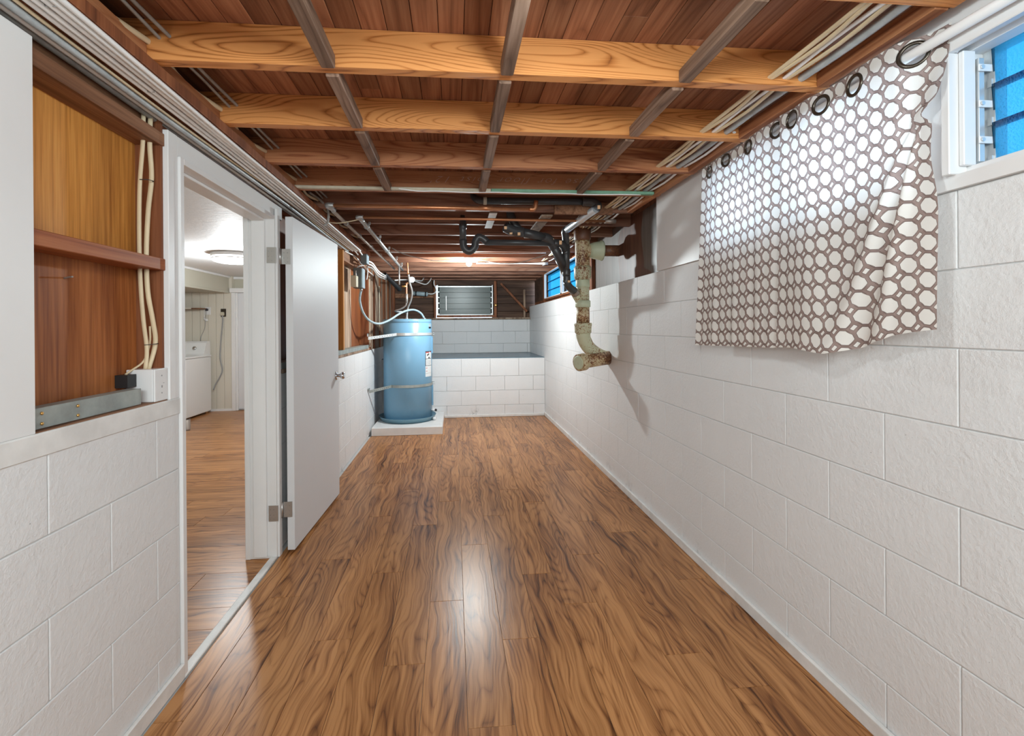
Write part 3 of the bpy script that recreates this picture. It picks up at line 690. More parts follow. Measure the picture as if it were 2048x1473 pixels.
# ------------------------------------------------------------------ door leaf
ang = math.atan2(-0.882+0.917, 0.925)
def leaf_pt(s, t, z):   # s along the leaf from hinge, t outwards towards the room
    base = Vector((-0.9585, 2.700, 0)); d = Vector((math.sin(ang), math.cos(ang), 0)); nrm = Vector((math.cos(ang), -math.sin(ang), 0))
    return base + d*s + nrm*t + Vector((0, 0, z))
door = struct('door_1', None, None, loc=tuple(leaf_pt(0, 0, 0.018)))
def leaf_box(s0, s1, t0, t1, z0, z1, bev=0.0):
    bm = bmesh.new(); box(bm, s0, s1, t0, t1, z0, z1, bev=bev)
    for v in bm.verts: v.co = leaf_pt(v.co.x, v.co.y, v.co.z)
    return bm
obj('door_panel', leaf_box(0, 0.885, 0, 0.041, 0.018, 1.930, 0.0015), M['door'], door)
def hinge(zc):
    h = obj('hinge', cyl(bmesh.new(), (-0.984, 2.690, zc-0.045), (-0.984, 2.690, zc+0.045), 0.006), M['nickel'], door)
    obj('hinge_leaf', bx(-0.978, -0.930, 2.6965, 2.6992, zc-0.044, zc+0.044), M['nickel'], h)
    obj('hinge_leaf', bx(-1.040, -0.990, 2.6445, 2.6475, zc-0.044, zc+0.044), M['nickel'], h)
    for dx in (-0.966, -0.945):
        for dz in (-0.03, -0.008, 0.022):
            obj('screw', cyl(bmesh.new(), (dx, 2.697, zc+dz), (dx, 2.6955, zc+dz), 0.0032, n=8), M['galv'], h)
    for dx in (-1.03, -1.012):
        for dz in (-0.03, -0.008, 0.022):
            obj('screw', cyl(bmesh.new(), (dx, 2.645, zc+dz), (dx, 2.6435, zc+dz), 0.0032, n=8), M['galv'], h)
for zc in (0.252, 1.70): hinge(zc)
def leaf_lathe(s, t0, z, prof):
    b0 = leaf_pt(s, t0, z); ax = leaf_pt(s, t0+1, z)-b0
    return lathe(bmesh.new(), b0, ax, prof, 24)
kn = obj('knob', leaf_lathe(0.825, 0.041, 0.93, [(0, 0.011), (0.022, 0.011), (0.03, 0.018), (0.042, 0.026), (0.052, 0.026), (0.060, 0.021), (0.062, 0.012)]), M['steel'], door)
obj('rosette', leaf_lathe(0.825, 0.041, 0.93, [(0, 0.033), (0.004, 0.033), (0.009, 0.024)]), M['steel'], kn)
kn = obj('knob', leaf_lathe(0.825, 0.0, 0.93, [(0, 0.011), (-0.03, 0.018), (-0.042, 0.024), (-0.05, 0.015)]), M['steel'], door)

# ------------------------------------------------------------------ niche hardware
t = thing('galvanised_strap', 'dull galvanised metal strap bolted along the bottom of the open wall bay', 'strap', (-1.03, 1.40, 1.042))
obj('plate', bx(-1.036, -1.031, 1.196, 1.600, 1.0415, 1.094, bev=0.001), M['strap'], t)
obj('flange', bx(-1.075, -1.0365, 1.196, 1.600, 1.0885, 1.0935), M['strap'], t)
for y, z in ((1.235, 1.080), (1.235, 1.054), (1.345, 1.080), (1.345, 1.054)):
    obj('nail', lathe(bmesh.new(), (-1.031, y, z), (1, 0, 0), [(0, 0.0042), (0.0025, 0.0042), (0.004, 0.002)], 10), M['brass'], t)
t = thing('switch_box', 'white surface wall box with a blank scuffed cover beside the doorway', 'box', (-1.065, 1.68, 1.0405))
obj('box_body', bx(-1.105, -1.020, 1.640, 1.711, 1.0405, 1.152, bev=0.002), M['white'], t)
cv = obj('cover_plate', bx(-1.020, -1.0125, 1.6395, 1.7115, 1.0405, 1.1525, bev=0.003, seg=2), M['white'], t)
for z in (1.068, 1.128): obj('screw', cyl(bmesh.new(), (-1.0127, 1.676, z), (-1.0118, 1.676, z), 0.0026, n=10), M['grey_pl'], cv)
obj('scratch', bx(-1.0127, -1.0122, 1.674, 1.680, 1.086, 1.094), M['grey_pl'], cv)
obj('scratch', bx(-1.0127, -1.0122, 1.682, 1.690, 1.101, 1.1025), M['grey_pl'], cv)
t = thing('junction_box', 'small dark junction box behind the white switch box', 'box', (-1.09, 1.62, 1.095))
obj('box_body', bx(-1.109, -1.070, 1.595, 1.637, 1.096, 1.138), M['black'], t)
g = 'cream cables stapled inside the open wall bay'
t = tag(obj('electrical_cable', tb([(-1.055, 1.66, 2.036), (-1.058, 1.660, 1.93), (-1.066, 1.655, 1.78), (-1.067, 1.652, 1.60), (-1.066, 1.655, 1.45), (-1.062, 1.662, 1.32), (-1.058, 1.672, 1.22), (-1.062, 1.670, 1.150)], 0.0048, rb=0.0075, upv=(1, 0, 0), n=8), M['cable_cream']), 'left cream flat cable dropping down the open wall bay', 'cable', g)
t = tag(obj('electrical_cable', tb([(-1.045, 1.68, 2.036), (-1.047, 1.678, 1.93), (-1.048, 1.688, 1.82), (-1.055, 1.680, 1.70), (-1.057, 1.672, 1.55), (-1.054, 1.673, 1.42), (-1.049, 1.690, 1.32), (-1.047, 1.700, 1.24), (-1.056, 1.676, 1.150)], 0.0058, rb=0.0085, upv=(1, 0, 0), n=8), M['cable_cream']), 'right thicker cream flat cable dropping down the open wall bay', 'cable', g)
t = tag(obj('electrical_cable', tb([(-1.060, 1.692, 1.30), (-1.060, 1.690, 1.24), (-1.068, 1.672, 1.18), (-1.085, 1.635, 1.150), (-1.089, 1.615, 1.139)], 0.0035, n=8), M['cable_cream']), 'short cream cable curling into the dark junction box', 'cable', g)
for z, y in ((1.80, 1.668), (1.235, 1.685)):
    tag(obj('cable_staple', tb([(-1.062, y-0.02, z), (-1.040, y-0.012, z+0.002), (-1.036, y+0.012, z+0.004), (-1.058, y+0.020, z+0.004)], 0.0013, n=6, sub=3), M['ink']), ('upper' if z > 1.5 else 'lower')+' thin black staple across the cream cables', 'staple')
tag(obj('screw_hook', tb([(-1.111, 1.405, 1.437), (-1.095, 1.403, 1.440), (-1.085, 1.402, 1.441)], 0.0025, n=8), M['galv']), 'small metal screw sticking out of the wood panel', 'screw')

# ------------------------------------------------------------------ cable bundle along the left wall
def run(xc, zc, r, rb, mat, name, label, group, wob=0.003, y0=-0.6, y1=4.6, seed=0, end=None):
    rnd = random.Random(seed); pts = []; y = y0; ph = rnd.random()*6
    while y < y1:
        pts.append((xc + wob*math.sin(y*2.3+ph)+rnd.uniform(-1, 1)*wob*0.35 - 0.006*max(0, y-2.5), y, zc-abs(wob)*0.5*(1+math.sin(y*3.1+ph*2))))
        y += 0.22
    if end: pts += end
    o = obj(name, tb(pts, r, rb=rb, n=8, sub=3), mat); tag(o, label, 'cable', group); return o
G = 'cables stapled along the top of the left wall'
end1 = [(-1.0, 4.75, 2.02), (-0.995, 5.0, 1.99), (-0.99, 5.4, 1.95), (-0.98, 5.7, 1.93)]
run(-1.044, 2.030, 0.011, 0.009, M['cable_grey'], 'electrical_cable', 'thick dark grey cable lowest in the bundle, against the wall top', G, 0.002, seed=1)
run(-1.022, 2.030, 0.0085, 0.0075, M['cable'], 'electrical_cable', 'broad white flat cable beside the dark grey one in the bundle', G, 0.003, seed=2, end=end1)
run(-0.990, 2.028, 0.011, 0.011, M['conduit'], 'electrical_conduit', 'rough grey flexible conduit in the middle of the cable bundle', G, 0.004, seed=3)
run(-0.968, 2.032, 0.005, 0.004, M['cable_cream'], 'electrical_cable', 'thin cream cable wandering beside the grey conduit', G, 0.006, seed=4)
for j, (xc, w) in enumerate(zip((-0.950, -0.929, -0.908, -0.889, -0.8735), ('outermost from the room edge, next to the thin cream cable', 'fourth from the room edge', 'third from the room edge', 'second from the room edge', 'nearest the room edge'))):
    run(xc, 2.0318, 0.0072, 0.0068, M['cable'], 'electrical_cable', 'white flat cable of the left bundle, '+('beside the thin cream cable' if j == 0 else w), 'parallel white cables of the bundle', 0.0018, seed=10+j, y1=4.5, end=[(xc-0.03, 4.7, 2.03)] if j % 2 else None)
for y, a, b_, where in ((1.32, -1.033, -1.010, 'wall side of the bundle above the open bay'), (1.50, -0.941, -0.917, 'room side of the bundle above the open bay'), (1.95, -1.033, -1.010, 'wall side of the bundle above the doorway'),
                        (2.25, -0.941, -0.917, 'room side of the bundle above the doorway'), (2.95, -0.900, -0.878, 'room edge of the bundle beside the open door'), (1.12, -0.921, -0.897, 'room side of the bundle above the white panel')):
    tag(obj('cable_staple', tb([(a, y, 2.038), (a, y, 2.0262), (b_, y, 2.0262), (b_, y, 2.038)], 0.0012, n=5, sub=1), M['galv']), 'thin steel staple on the '+where, 'staple')

# cables passing through the joists, each one continuous
def through(name, label, i0, i1, f_hole, f_mid, r, rb, mat, upv=(0, 0, 1)):
    pts = []
    for i in range(i0, i1+1):
        yj = joist_y(i)
        if i > i0: pts.append(f_mid(i, yj-BL*0.5-JT/2))
        pts += [f_hole(i, yj-JT-0.002), f_hole(i, yj+0.002)]
    tag(obj(name, tb(pts, r, rb=rb, n=8, sub=3, upv=upv), mat), label, 'cable')
through('electrical_cable', 'cream flat cable threaded through the joist ends at the left', -1, 8, lambda i, y: (-0.880, y, 2.128), lambda i, y: (-0.897+0.004*(i % 2), y, 2.117-0.008*(i % 2)), 0.0065, 0.0095, M['cable_cream'])
through('electrical_cable', 'left one of two dark cables threaded through the joists at the left', -1, 5, lambda i, y: (-0.850, y, 2.140), lambda i, y: (-0.855, y, 2.150), 0.005, None, M['cable_grey'])
through('electrical_cable', 'right one of two dark cables threaded through the joists at the left', -1, 5, lambda i, y: (-0.822, y, 2.146), lambda i, y: (-0.838, y, 2.158), 0.0055, None, M['cable_grey'])
through('electrical_cable', 'leftmost cream cable of those threaded through the joists beside the right wall', 0, 8, lambda i, y: (1.042, y, 2.102), lambda i, y: (1.054, y, 2.110), 0.0055, 0.009, M['cable_cream'], (1, 0, 0))
through('electrical_cable', 'second cream cable twisting beside the leftmost one through the right joists', 0, 8, lambda i, y: (1.049, y, 2.099), lambda i, y: (1.072, y, 2.102), 0.005, 0.008, M['cable_cream'], (1, 0, 0))
through('electrical_cable', 'white cable in the middle of those threaded through the right joists', 0, 11, lambda i, y: (1.093, y, 2.102), lambda i, y: (1.094, y, 2.108), 0.005, 0.008, M['cable'], (1, 0, 0))
through('electrical_cable', 'pale cable just left of the grey conduit through the right joists', 0, 11, lambda i, y: (1.104, y, 2.100), lambda i, y: (1.116, y, 2.098), 0.005, 0.008, M['cable_cream'], (1, 0, 0))
through('electrical_conduit', 'thick grey flexible conduit threaded through the right joists', 0, 9, lambda i, y: (1.152, y, 2.103), lambda i, y: (1.158, y, 2.110-0.008*(i % 2)), 0.0125, None, M['conduit'])
through('electrical_cable', 'white cable nearest the right wall, threaded through the joists', 2, 12, lambda i, y: (1.186, y, 2.102), lambda i, y: (1.190, y, 2.094), 0.005, 0.008, M['cable'], (1, 0, 0))
# white cable along the painted batten
tag(obj('electrical_cable', tb([(-0.35, yb-0.010, HJ+0.008), (-0.28, yb-0.030, HJ-0.002)]+[(-0.2+0.1*k, yb-0.020-0.006*math.sin(k*1.7), HJ-0.0075) for k in range(13)]+[(1.12, yb-0.02, HJ-0.006)], 0.0035, rb=0.0055, n=8, sub=3, upv=(0, 1, 0)), M['cable']), 'white cable stapled along the green and cream painted batten', 'cable')

# ------------------------------------------------------------------ plumbing
def chainpipe(t, pts, r, mat, name='pipe', elbows=True, n=14, sub=1):
    P = [Vector(p) for p in pts]
    for i in range(len(P)-1):
        obj(name, cyl(bmesh.new(), P[i], P[i+1], r, n=n), mat, t)
    if elbows:
        for i in range(1, len(P)-1):
            a = P[i]+(P[i-1]-P[i]).normalized()*r*2.2; b_ = P[i]+(P[i+1]-P[i]).normalized()*r*2.2
            m1 = P[i]+((P[i-1]-P[i]).normalized()+(P[i+1]-P[i]).normalized())*r*0.45
            obj('elbow', tb([a, m1, b_], r*1.18, n=n, sub=6), mat, t)
def collar(t, a, d, r, L, mat, name='collar'):
    a = Vector(a); d = Vector(d).normalized()
    obj(name, lathe(bmesh.new(), a-d*L/2, d, [(0, r*0.96), (0.003, r), (L-0.003, r), (L, r*0.96)], 18), mat, t)
def paper(t, c, nrm, w, h):
    c = Vector(c); nrm = Vector(nrm).normalized(); s = nrm.cross(Vector((0, 0, 1))).normalized(); u = s.cross(nrm)
    bm = bmesh.new(); box(bm, -w/2, w/2, -h/2, h/2, -0.0015, 0.0008)
    mt = Matrix((s, u, nrm)).transposed().to_4x4(); mt.translation = c
    bmesh.ops.transform(bm, matrix=mt, verts=bm.verts); obj('paper_label', bm, M['tag_orange'], t)

# upper black drain with the chrome reach
t = thing('drain_pipe', 'long black drain pipe crossing under the joists, with a chrome length at right', 'pipe', (0.513, 3, 2.131))
P1 = [(0.149, 3.05, 2.163), (0.219, 3, 2.123), (0.916, 3, 2.128)]
obj('pipe', cyl(bmesh.new(), P1[1], P1[2], 0.023, n=18), M['black_pipe'], t)
obj('elbow', tb([(0.127, 3.1, 2.197), (0.164, 3.03, 2.137), (0.232, 3, 2.123)], 0.023, n=14), M['black_pipe'], t)
collar(t, (0.212, 3, 2.123), (1, 0, 0), 0.026, 0.022, M['cream_paint'])
obj('elbow', tb([(0.871, 3, 2.127), (0.934, 2.99, 2.122), (0.965, 2.97, 2.097), (0.951, 2.97, 2.067)], 0.029, n=16), M['black_pipe'], t)
obj('chrome_pipe', cyl(bmesh.new(), (0.954, 2.97, 2.073), (0.871, 3.44, 2.032), 0.0265, n=20), M['bright'], t)['label'] = 'bright chrome length of pipe'
obj('hanger', torus(bmesh.new(), (0.918, 3.19, 2.058), Vector((0.871, 3.44, 2.032))-Vector((0.954, 2.97, 2.073)), 0.0285, 0.003, 16, 6), M['cable'], t)
obj('elbow', tb([(0.879, 3.41, 2.037), (0.864, 3.46, 2.029), (0.878, 3.5, 1.998), (0.897, 3.56, 1.955)], 0.0275, n=16), M['black_pipe'], t)
paper(t, Vector((0.961, 2.96, 2.074))+Vector((0, -0.031, 0)), (-0.1, -1, -0.1), 0.018, 0.024)
# vertical black pipe with the branches
t = thing('drain_pipe', 'black vertical plastic drain pipe joining the rusty stack', 'pipe', (0.908, 3.6, 1.664))
A, B_ = (0.897, 3.56, 1.978), (0.913, 3.62, 1.682)
obj('pipe', cyl(bmesh.new(), A, B_, 0.0275, n=18), M['black_pipe'], t)
for yy in (484, 505, 520): 
    pass
collar(t, (0.901, 3.58, 1.902), (0, 0, 1), 0.0325, 0.07, M['black_pipe']); collar(t, (0.911, 3.61, 1.725), (0, 0, 1), 0.0325, 0.05, M['black_pipe'])
obj('elbow', tb([(0.914, 3.62, 1.698), (0.917, 3.62, 1.641), (0.943, 3.64, 1.607), (0.991, 3.68, 1.581)], 0.0315, n=16), M['black_pipe'], t)
obj('clamp', lathe(bmesh.new(), (0.984, 3.7, 1.591), Vector((1.041, 3.74, 1.536))-Vector((0.984, 3.7, 1.591)), [(0, 0.033), (0.02, 0.037), (0.05, 0.037), (0.06, 0.034)], 18), M['galv_brown'], t)['label'] = 'steel banded clamp'
paper(t, Vector((0.925, 3.6, 1.647))+Vector((-0.005, -0.033, 0)), (-0.1, -1, -0.1), 0.02, 0.016)
# diagonal black branch
t = thing('drain_pipe', 'diagonal black plastic branch pipe with orange paper labels, left of the stack', 'pipe', (0.656, 3.5, 2.004))
obj('pipe', tb([(0.703, 3.48, 1.981), (0.514, 3.42, 2.009)], 0.034, n=16), M['black_pipe'], t)
obj('wye', tb([(0.529, 3.42, 2.005), (0.443, 3.4, 2.015), (0.387, 3.38, 2.037)], 0.038, n=16), M['black_pipe'], t)
obj('wye', tb([(0.506, 3.42, 2.013), (0.468, 3.42, 2.062), (0.438, 3.42, 2.129), (0.435, 3.42, 2.16)], 0.032, n=16), M['black_pipe'], t)
obj('elbow', tb([(0.683, 3.48, 1.984), (0.728, 3.49, 1.975), (0.768, 3.51, 1.948), (0.796, 3.53, 1.909)], 0.038, n=16), M['black_pipe'], t)
obj('pipe', cyl(bmesh.new(), (0.772, 3.51, 1.94), (0.902, 3.62, 1.759), 0.034, n=18), M['black_pipe'], t)
obj('sleeve', cyl(bmesh.new(), (0.84, 3.58, 1.85), (0.915, 3.64, 1.729), 0.038, n=18), M['black_pipe'], t)
for px in ((0.387, 3.345, 2.022), (0.431, 3.37, 1.99), (0.492, 3.375, 1.984), (0.769, 3.475, 1.961), (0.869, 3.57, 1.792)):
    paper(t, px, (-0.1, -1, -0.1), 0.02, 0.022)
# trap
t = thing('drain_pipe', 'black plastic trap and level pipe above the glowing bulb', 'pipe', (0.361, 3.5, 1.939))
obj('pipe', cyl(bmesh.new(), (0.073, 3.5, 2.144), (0.075, 3.5, 1.94), 0.026, n=16), M['black_pipe'], t)
obj('trap', tb([(0.076, 3.5, 1.96), (0.083, 3.5, 1.902), (0.121, 3.5, 1.871), (0.163, 3.5, 1.903), (0.172, 3.5, 1.949), (0.195, 3.5, 1.98), (0.226, 3.5, 1.972), (0.26, 3.5, 1.946)], 0.0285, n=16), M['black_pipe'], t)
obj('pipe', cyl(bmesh.new(), (0.245, 3.5, 1.942), (0.802, 3.5, 1.939), 0.023, n=16), M['black_pipe'], t)
obj('elbow', tb([(0.786, 3.5, 1.942), (0.836, 3.51, 1.941), (0.871, 3.54, 1.927), (0.89, 3.57, 1.9)], 0.029, n=16), M['black_pipe'], t)
collar(t, (0.802, 3.5, 1.939), (1, 0, 0), 0.028, 0.03, M['black_pipe'])
paper(t, Vector((0.825, 3.48, 1.935))+Vector((0, -0.034, 0)), (0, -1, -0.1), 0.02, 0.03)
collar(t, (0.076, 3.5, 2.075), (0, 0, 1), 0.030, 0.06, M['black_pipe'])

# cast iron stack
SX, SY = 1.085, 3.75
st = thing('cast_iron_stack', 'rusted pale green cast iron soil stack turning into the right wall', 'pipe', (SX, SY, 1.0))
def zpx(y): return 1.2875+(655.0+1.6-y)*0.004212+0.0
def seg(name, prof, mat):
    obj(name, lathe(bmesh.new(), (SX, SY, 0), (0, 0, 1), [(zpx(y), r) for y, r in prof], 28), mat, st)
seg('upper_pipe', [(463, 0.050), (425, 0.050)], M['iron_d'])
seg('hub', [(487, 0.060), (482, 0.070), (464, 0.072), (461, 0.066)], M['iron_d'])
seg('tee', [(538, 0.054), (536, 0.060), (520, 0.061), (490, 0.061), (486, 0.062)], M['iron_b'])
seg('hub', [(564, 0.058), (561, 0.070), (541, 0.073), (537, 0.067)], M['iron_a'])
seg('pipe_body', [(606, 0.054), (562, 0.054)], M['iron_a'])
seg('band', [(578, 0.0565), (577, 0.0585), (565, 0.0585), (564, 0.0565)], M['iron_c'])
seg('band', [(619, 0.057), (618, 0.0635), (606, 0.0635), (605, 0.057)], M['iron_c'])
seg('lower_pipe', [(651, 0.055), (618, 0.055)], M['iron_b'])
seg('hub', [(672, 0.058), (669, 0.069), (656, 0.071), (653, 0.076), (650, 0.072)], M['iron_a'])
obj('side_arm', lathe(bmesh.new(), (SX, SY, zpx(505)), (1, 0, 0.0), [(0, 0.052), (0.07, 0.055), (0.085, 0.062)], 24), M['iron_b'], st)
obj('hub', lathe(bmesh.new(), (SX, SY, zpx(505)), (1, 0, 0.0), [(0.06, 0.056), (0.10, 0.070), (0.135, 0.077), (0.15, 0.080), (0.155, 0.085), (0.170, 0.085), (0.174, 0.064)], 24), M['iron_c'], st)
obj('side_pipe', cyl(bmesh.new(), (SX+0.165, SY, zpx(505)), (1.405, SY, zpx(505)), 0.047, n=22), M['iron_d'], st)
obj('branch', tb([(1.073, 3.75, 1.46), (1.049, 3.74, 1.51), (1.018, 3.72, 1.551)], 0.036, n=16), M['iron_a'], st)
obj('elbow', tb([(SX, SY, zpx(668)), (SX+0.005, SY, zpx(680)), (SX+0.040, SY, zpx(697)), (SX+0.10, SY, zpx(710)), (SX+0.17, SY+0.01, zpx(718)), (SX+0.235, SY+0.02, zpx(722))], [0.060, 0.058, 0.056, 0.056, 0.056, 0.058], n=22, sub=6), M['iron_a'], st)
cA, cB = Vector((1.002, 3.6, 0.993)), Vector((1.318, 3.76, zpx(720)))
dC = cB-cA; LC = dC.length
obj('cleanout_arm', lathe(bmesh.new(), cA, dC, [(0.06, 0.054), (LC, 0.056)], 24), M['iron_b'], st)
obj('hub', lathe(bmesh.new(), cA, dC, [(0.0, 0.060), (0.001, 0.070), (0.06, 0.070), (0.075, 0.056)], 24), M['iron_b'], st)
obj('cleanout_plug', lathe(bmesh.new(), cA, dC, [(-0.006, 0.048), (-0.004, 0.056), (0.002, 0.056)], 24), M['iron_c'], st)['label'] = 'round pale green cleanout plug'

# copper and galvanised lines on the left
t = thing('copper_pipe', 'thicker copper pipe crossing under the joists', 'pipe', (-0.1, 2.97, 2.06))
zc1 = 2.064
obj('pipe', cyl(bmesh.new(), (-0.77, 2.95, zc1), (0.52, 2.95, zc1-0.006), 0.0125, n=12), M['copper'], t)
obj('elbow', tb([(0.50, 2.95, zc1-0.006), (0.535, 2.95, zc1), (0.545, 2.95, zc1+0.05)], 0.015, n=10), M['copper'], t)
obj('fitting', tb([(-0.75, 2.95, zc1), (-0.79, 2.95, zc1), (-0.775, 2.99, zc1-0.006), (-0.77, 3.03, zc1-0.01)], 0.017, n=12), M['galv'], t)
obj('coupling', cyl(bmesh.new(), (0.17, 2.95, zc1-0.003), (0.26, 2.95, zc1-0.003), 0.0155, n=12), M['copper'], t)
t = thing('copper_pipe', 'thinner copper pipe crossing under the joists, behind the thicker one', 'pipe', (0.2, 3.22, 2.06))
obj('pipe', cyl(bmesh.new(), (-0.64, 3.22, 2.057), (1.15, 3.22, 2.050), 0.0095, n=12), M['copper'], t)
obj('fitting', tb([(-0.62, 3.22, 2.057), (-0.66, 3.22, 2.057), (-0.645, 3.25, 2.05), (-0.635, 3.28, 2.045)], 0.014, n=12), M['galv'], t)
obj('coupling', cyl(bmesh.new(), (1.10, 3.22, 2.050), (1.18, 3.22, 2.050), 0.016, n=12), M['galv_brown'], t)
t = thing('water_pipe', 'long grey water pipe hung under the joists, nearest the left wall', 'pipe', (-0.75, 4.6, 2.02))
obj('pipe', cyl(bmesh.new(), (-0.772, 3.02, 2.045), (-0.745, 5.85, 2.035), 0.0125, n=12), M['galv_brown'], t)
for y in (3.35, 3.8, 4.3, 4.8, 5.3):
    obj('hanger', torus(bmesh.new(), (-0.77+(y-3)*0.0095, y, 2.042), (0, 1, 0), 0.015, 0.003, 14, 6), M['galv'], t)
t = thing('water_pipe', 'thicker pale grey water pipe hung under the joists, right of its neighbour', 'pipe', (-0.65, 4.6, 2.02))
obj('pipe', cyl(bmesh.new(), (-0.640, 3.26, 2.047), (-0.655, 5.95, 2.035), 0.016, n=14), M['galv'], t)
for y in (3.45, 3.95, 4.5, 5.1, 5.6):
    h_ = obj('hanger', torus(bmesh.new(), (-0.64, y, 2.044), (0, 1, 0), 0.019, 0.0035, 14, 6), M['galv'], t)
    obj('hanger_tab', bx(-0.628, -0.612, y-0.003, y+0.003, 2.055, 2.078), M['galv'], h_)
tag(obj('ground_wire', tb([(-0.92, 3.3, 2.03), (-0.87, 3.27, 2.03), (-0.80, 3.25, 2.02), (-0.72, 3.24, 2.03), (-0.655, 3.24, 2.045)], 0.0035, n=7), M['cable_cream']), 'thin yellowish wire looping from the cable bundle to the water pipe', 'wire')
tag(obj('cable_loop', tb([(-0.901, 2.95, 2.144), (-0.862, 3.05, 2.125), (-0.825, 3.1, 2.074), (-0.842, 3.15, 2.002), (-0.865, 3.15, 1.978)], 0.008, n=8), M['cable_grey']), 'dark cable loop hanging beside the bundle before the water pipes', 'cable')

# pipes and hoses above the heater
def pl(name, label, pts, r, mat, cat='pipe', **k): return tag(obj(name, tb(pts, r, **k), mat), label, cat)
pl('copper_riser', 'vertical copper pipe dropping from the joists onto the flexible heater hose', [(-0.567, 5.6, 2.144), (-0.555, 5.6, 2.053), (-0.55, 5.6, 1.937)], 0.011, M['copper'])
pl('water_hose', 'grey braided water hose curving down to the heater top', [(-0.549, 5.65, 1.943), (-0.542, 5.7, 1.85), (-0.517, 5.75, 1.742), (-0.535, 5.8, 1.639), (-0.578, 5.85, 1.547), (-0.591, 5.85, 1.464), (-0.595, 5.85, 1.382)], 0.0125, M['galv'], 'hose')
pl('copper_riser', 'thin pale vertical pipe left of the copper riser', [(-0.657, 5.6, 2.022), (-0.656, 5.6, 1.809)], 0.010, M['galv'])
t = thing('supply_line', 'copper elbow with a brass valve and looping grey hose above the heater', 'pipe', (-0.575, 5.7, 1.633))
obj('pipe', tb([(-0.561, 5.7, 1.837), (-0.579, 5.7, 1.837), (-0.58, 5.7, 1.788), (-0.58, 5.7, 1.682)], 0.011, n=10), M['copper'], t)
obj('valve', cyl(bmesh.new(), (-0.634, 5.7, 1.8), (-0.58, 5.7, 1.8), 0.012, n=12), M['brass'], t)
obj('union', cyl(bmesh.new(), (-0.577, 5.7, 1.707), (-0.578, 5.7, 1.596), 0.0145, n=12), M['galv'], t)
obj('hose', tb([(-0.578, 5.7, 1.608), (-0.596, 5.72, 1.56), (-0.666, 5.74, 1.517), (-0.732, 5.78, 1.5), (-0.703, 5.84, 1.49), (-0.632, 5.88, 1.491), (-0.603, 5.9, 1.478)], 0.010, n=10), M['galv'], t)
obj('tie', torus(bmesh.new(), (-0.598, 5.86, 1.483), (0, 0, 1), 0.022, 0.005, 14, 6), M['black'], t)
pl('flexible_conduit', 'blue-grey flexible conduit looping from the timer box to the heater top', [(-0.992, 5, 1.694), (-1.003, 5, 1.635), (-1.008, 5.02, 1.566), (-0.983, 5.05, 1.459), (-0.938, 5.15, 1.373), (-0.859, 5.3, 1.335), (-0.768, 5.5, 1.377), (-0.674, 5.65, 1.452), (-0.598, 5.8, 1.5), (-0.512, 5.95, 1.518), (-0.434, 6.02, 1.481), (-0.391, 6.05, 1.416), (-0.381, 6.05, 1.383)], 0.0125, M['hose'], 'conduit', n=12)
t = thing('timer_box', 'upright dark and pale blue steel timer box on the left wall studs', 'box', (-0.975, 5, 1.807))
c0 = Vector((-0.981, 5, 1.807))
obj('box_body', bx(-1.03, -0.955, 4.80, 4.93, c0.z-0.105, c0.z+0.105, bev=0.003), M['dark_box'], t)
obj('box_lid', bx(-0.955, -0.935, 4.80, 4.93, c0.z-0.103, c0.z+0.103, bev=0.004), M['box_blue'], t)
obj('side_box', bx(-1.035, -0.978, 4.70, 4.795, c0.z-0.10, c0.z+0.015, bev=0.004), M['beige_box'], t)['label'] = 'small beige switch box on its near side'
obj('connector', cyl(bmesh.new(), (-0.992, 5, 1.721), (-0.992, 5, 1.683), 0.017, n=12), M['galv'], t)
pl('electrical_cable', 'white cable arching over the beige side of the timer box', [(-0.992, 4.75, 1.801), (-1.001, 4.8, 1.874), (-0.991, 4.85, 1.927), (-0.95, 4.9, 1.95), (-0.924, 4.9, 1.976)], 0.006, M['cable'], 'cable')
pl('electrical_cable', 'white cable dropping down the far side of the timer box', [(-0.933, 4.95, 1.983), (-0.922, 5, 1.926), (-0.922, 5, 1.872), (-0.933, 5, 1.807)], 0.006, M['cable'], 'cable')
t = thing('junction_box', 'dark steel junction box at the end of the cable bundle, under the joists', 'box', (-0.89, 4.7, 2.004))
c0 = Vector((-0.9, 4.75, 2.006))
obj('box_body', bx(c0.x-0.04, c0.x+0.015, 4.72, 4.84, c0.z-0.06, c0.z+0.06, bev=0.003), M['dark_box'], t)
obj('box_lid', bx(c0.x+0.015, c0.x+0.024, 4.72, 4.84, c0.z-0.06, c0.z+0.06), M['box_blue'], t)
for k, (a, b_) in enumerate((((734, 520), (770, 552)), ((734, 526), (766, 556)), ((735, 530), (764, 561)))):
    pts = [Vector((-0.889, 4.8, 1.983))+Vector((0, 0, -0.03*k)), Vector((-0.886, 5.1, 1.999))+Vector((0, 0, -0.03*k)), Vector((-0.886, 5.5, 1.96))+Vector((0, 0, -0.03*k)), Vector((-0.857, 5.9, 1.946))+Vector((0, 0, -0.02*k))]
    tag(obj('electrical_cable', tb(pts, 0.0085, n=8), M['cable_grey'] if k == 2 else M['cable']), ('grey' if k == 2 else ('upper' if k == 0 else 'lower')+' white')+' cable sagging from the junction box to the black bundle', 'cable')
t = tag(obj('cable_wrap', tb([(-0.882, 5.9, 1.977), (-0.821, 6, 1.911), (-0.757, 6.1, 1.843), (-0.724, 6.2, 1.798)], 0.036, rb=0.026, n=12), M['black']), 'black wrapped bundle of cables hanging above the heater at left', 'cable')
t = thing('inline_filter', 'pale cylinder with two dark clamps fixed on the end wall left of the window', 'filter', (-0.549, 7.65, 1.85))
a, b_ = Vector((-0.672, 7.65, 1.859)), Vector((-0.425, 7.65, 1.842))
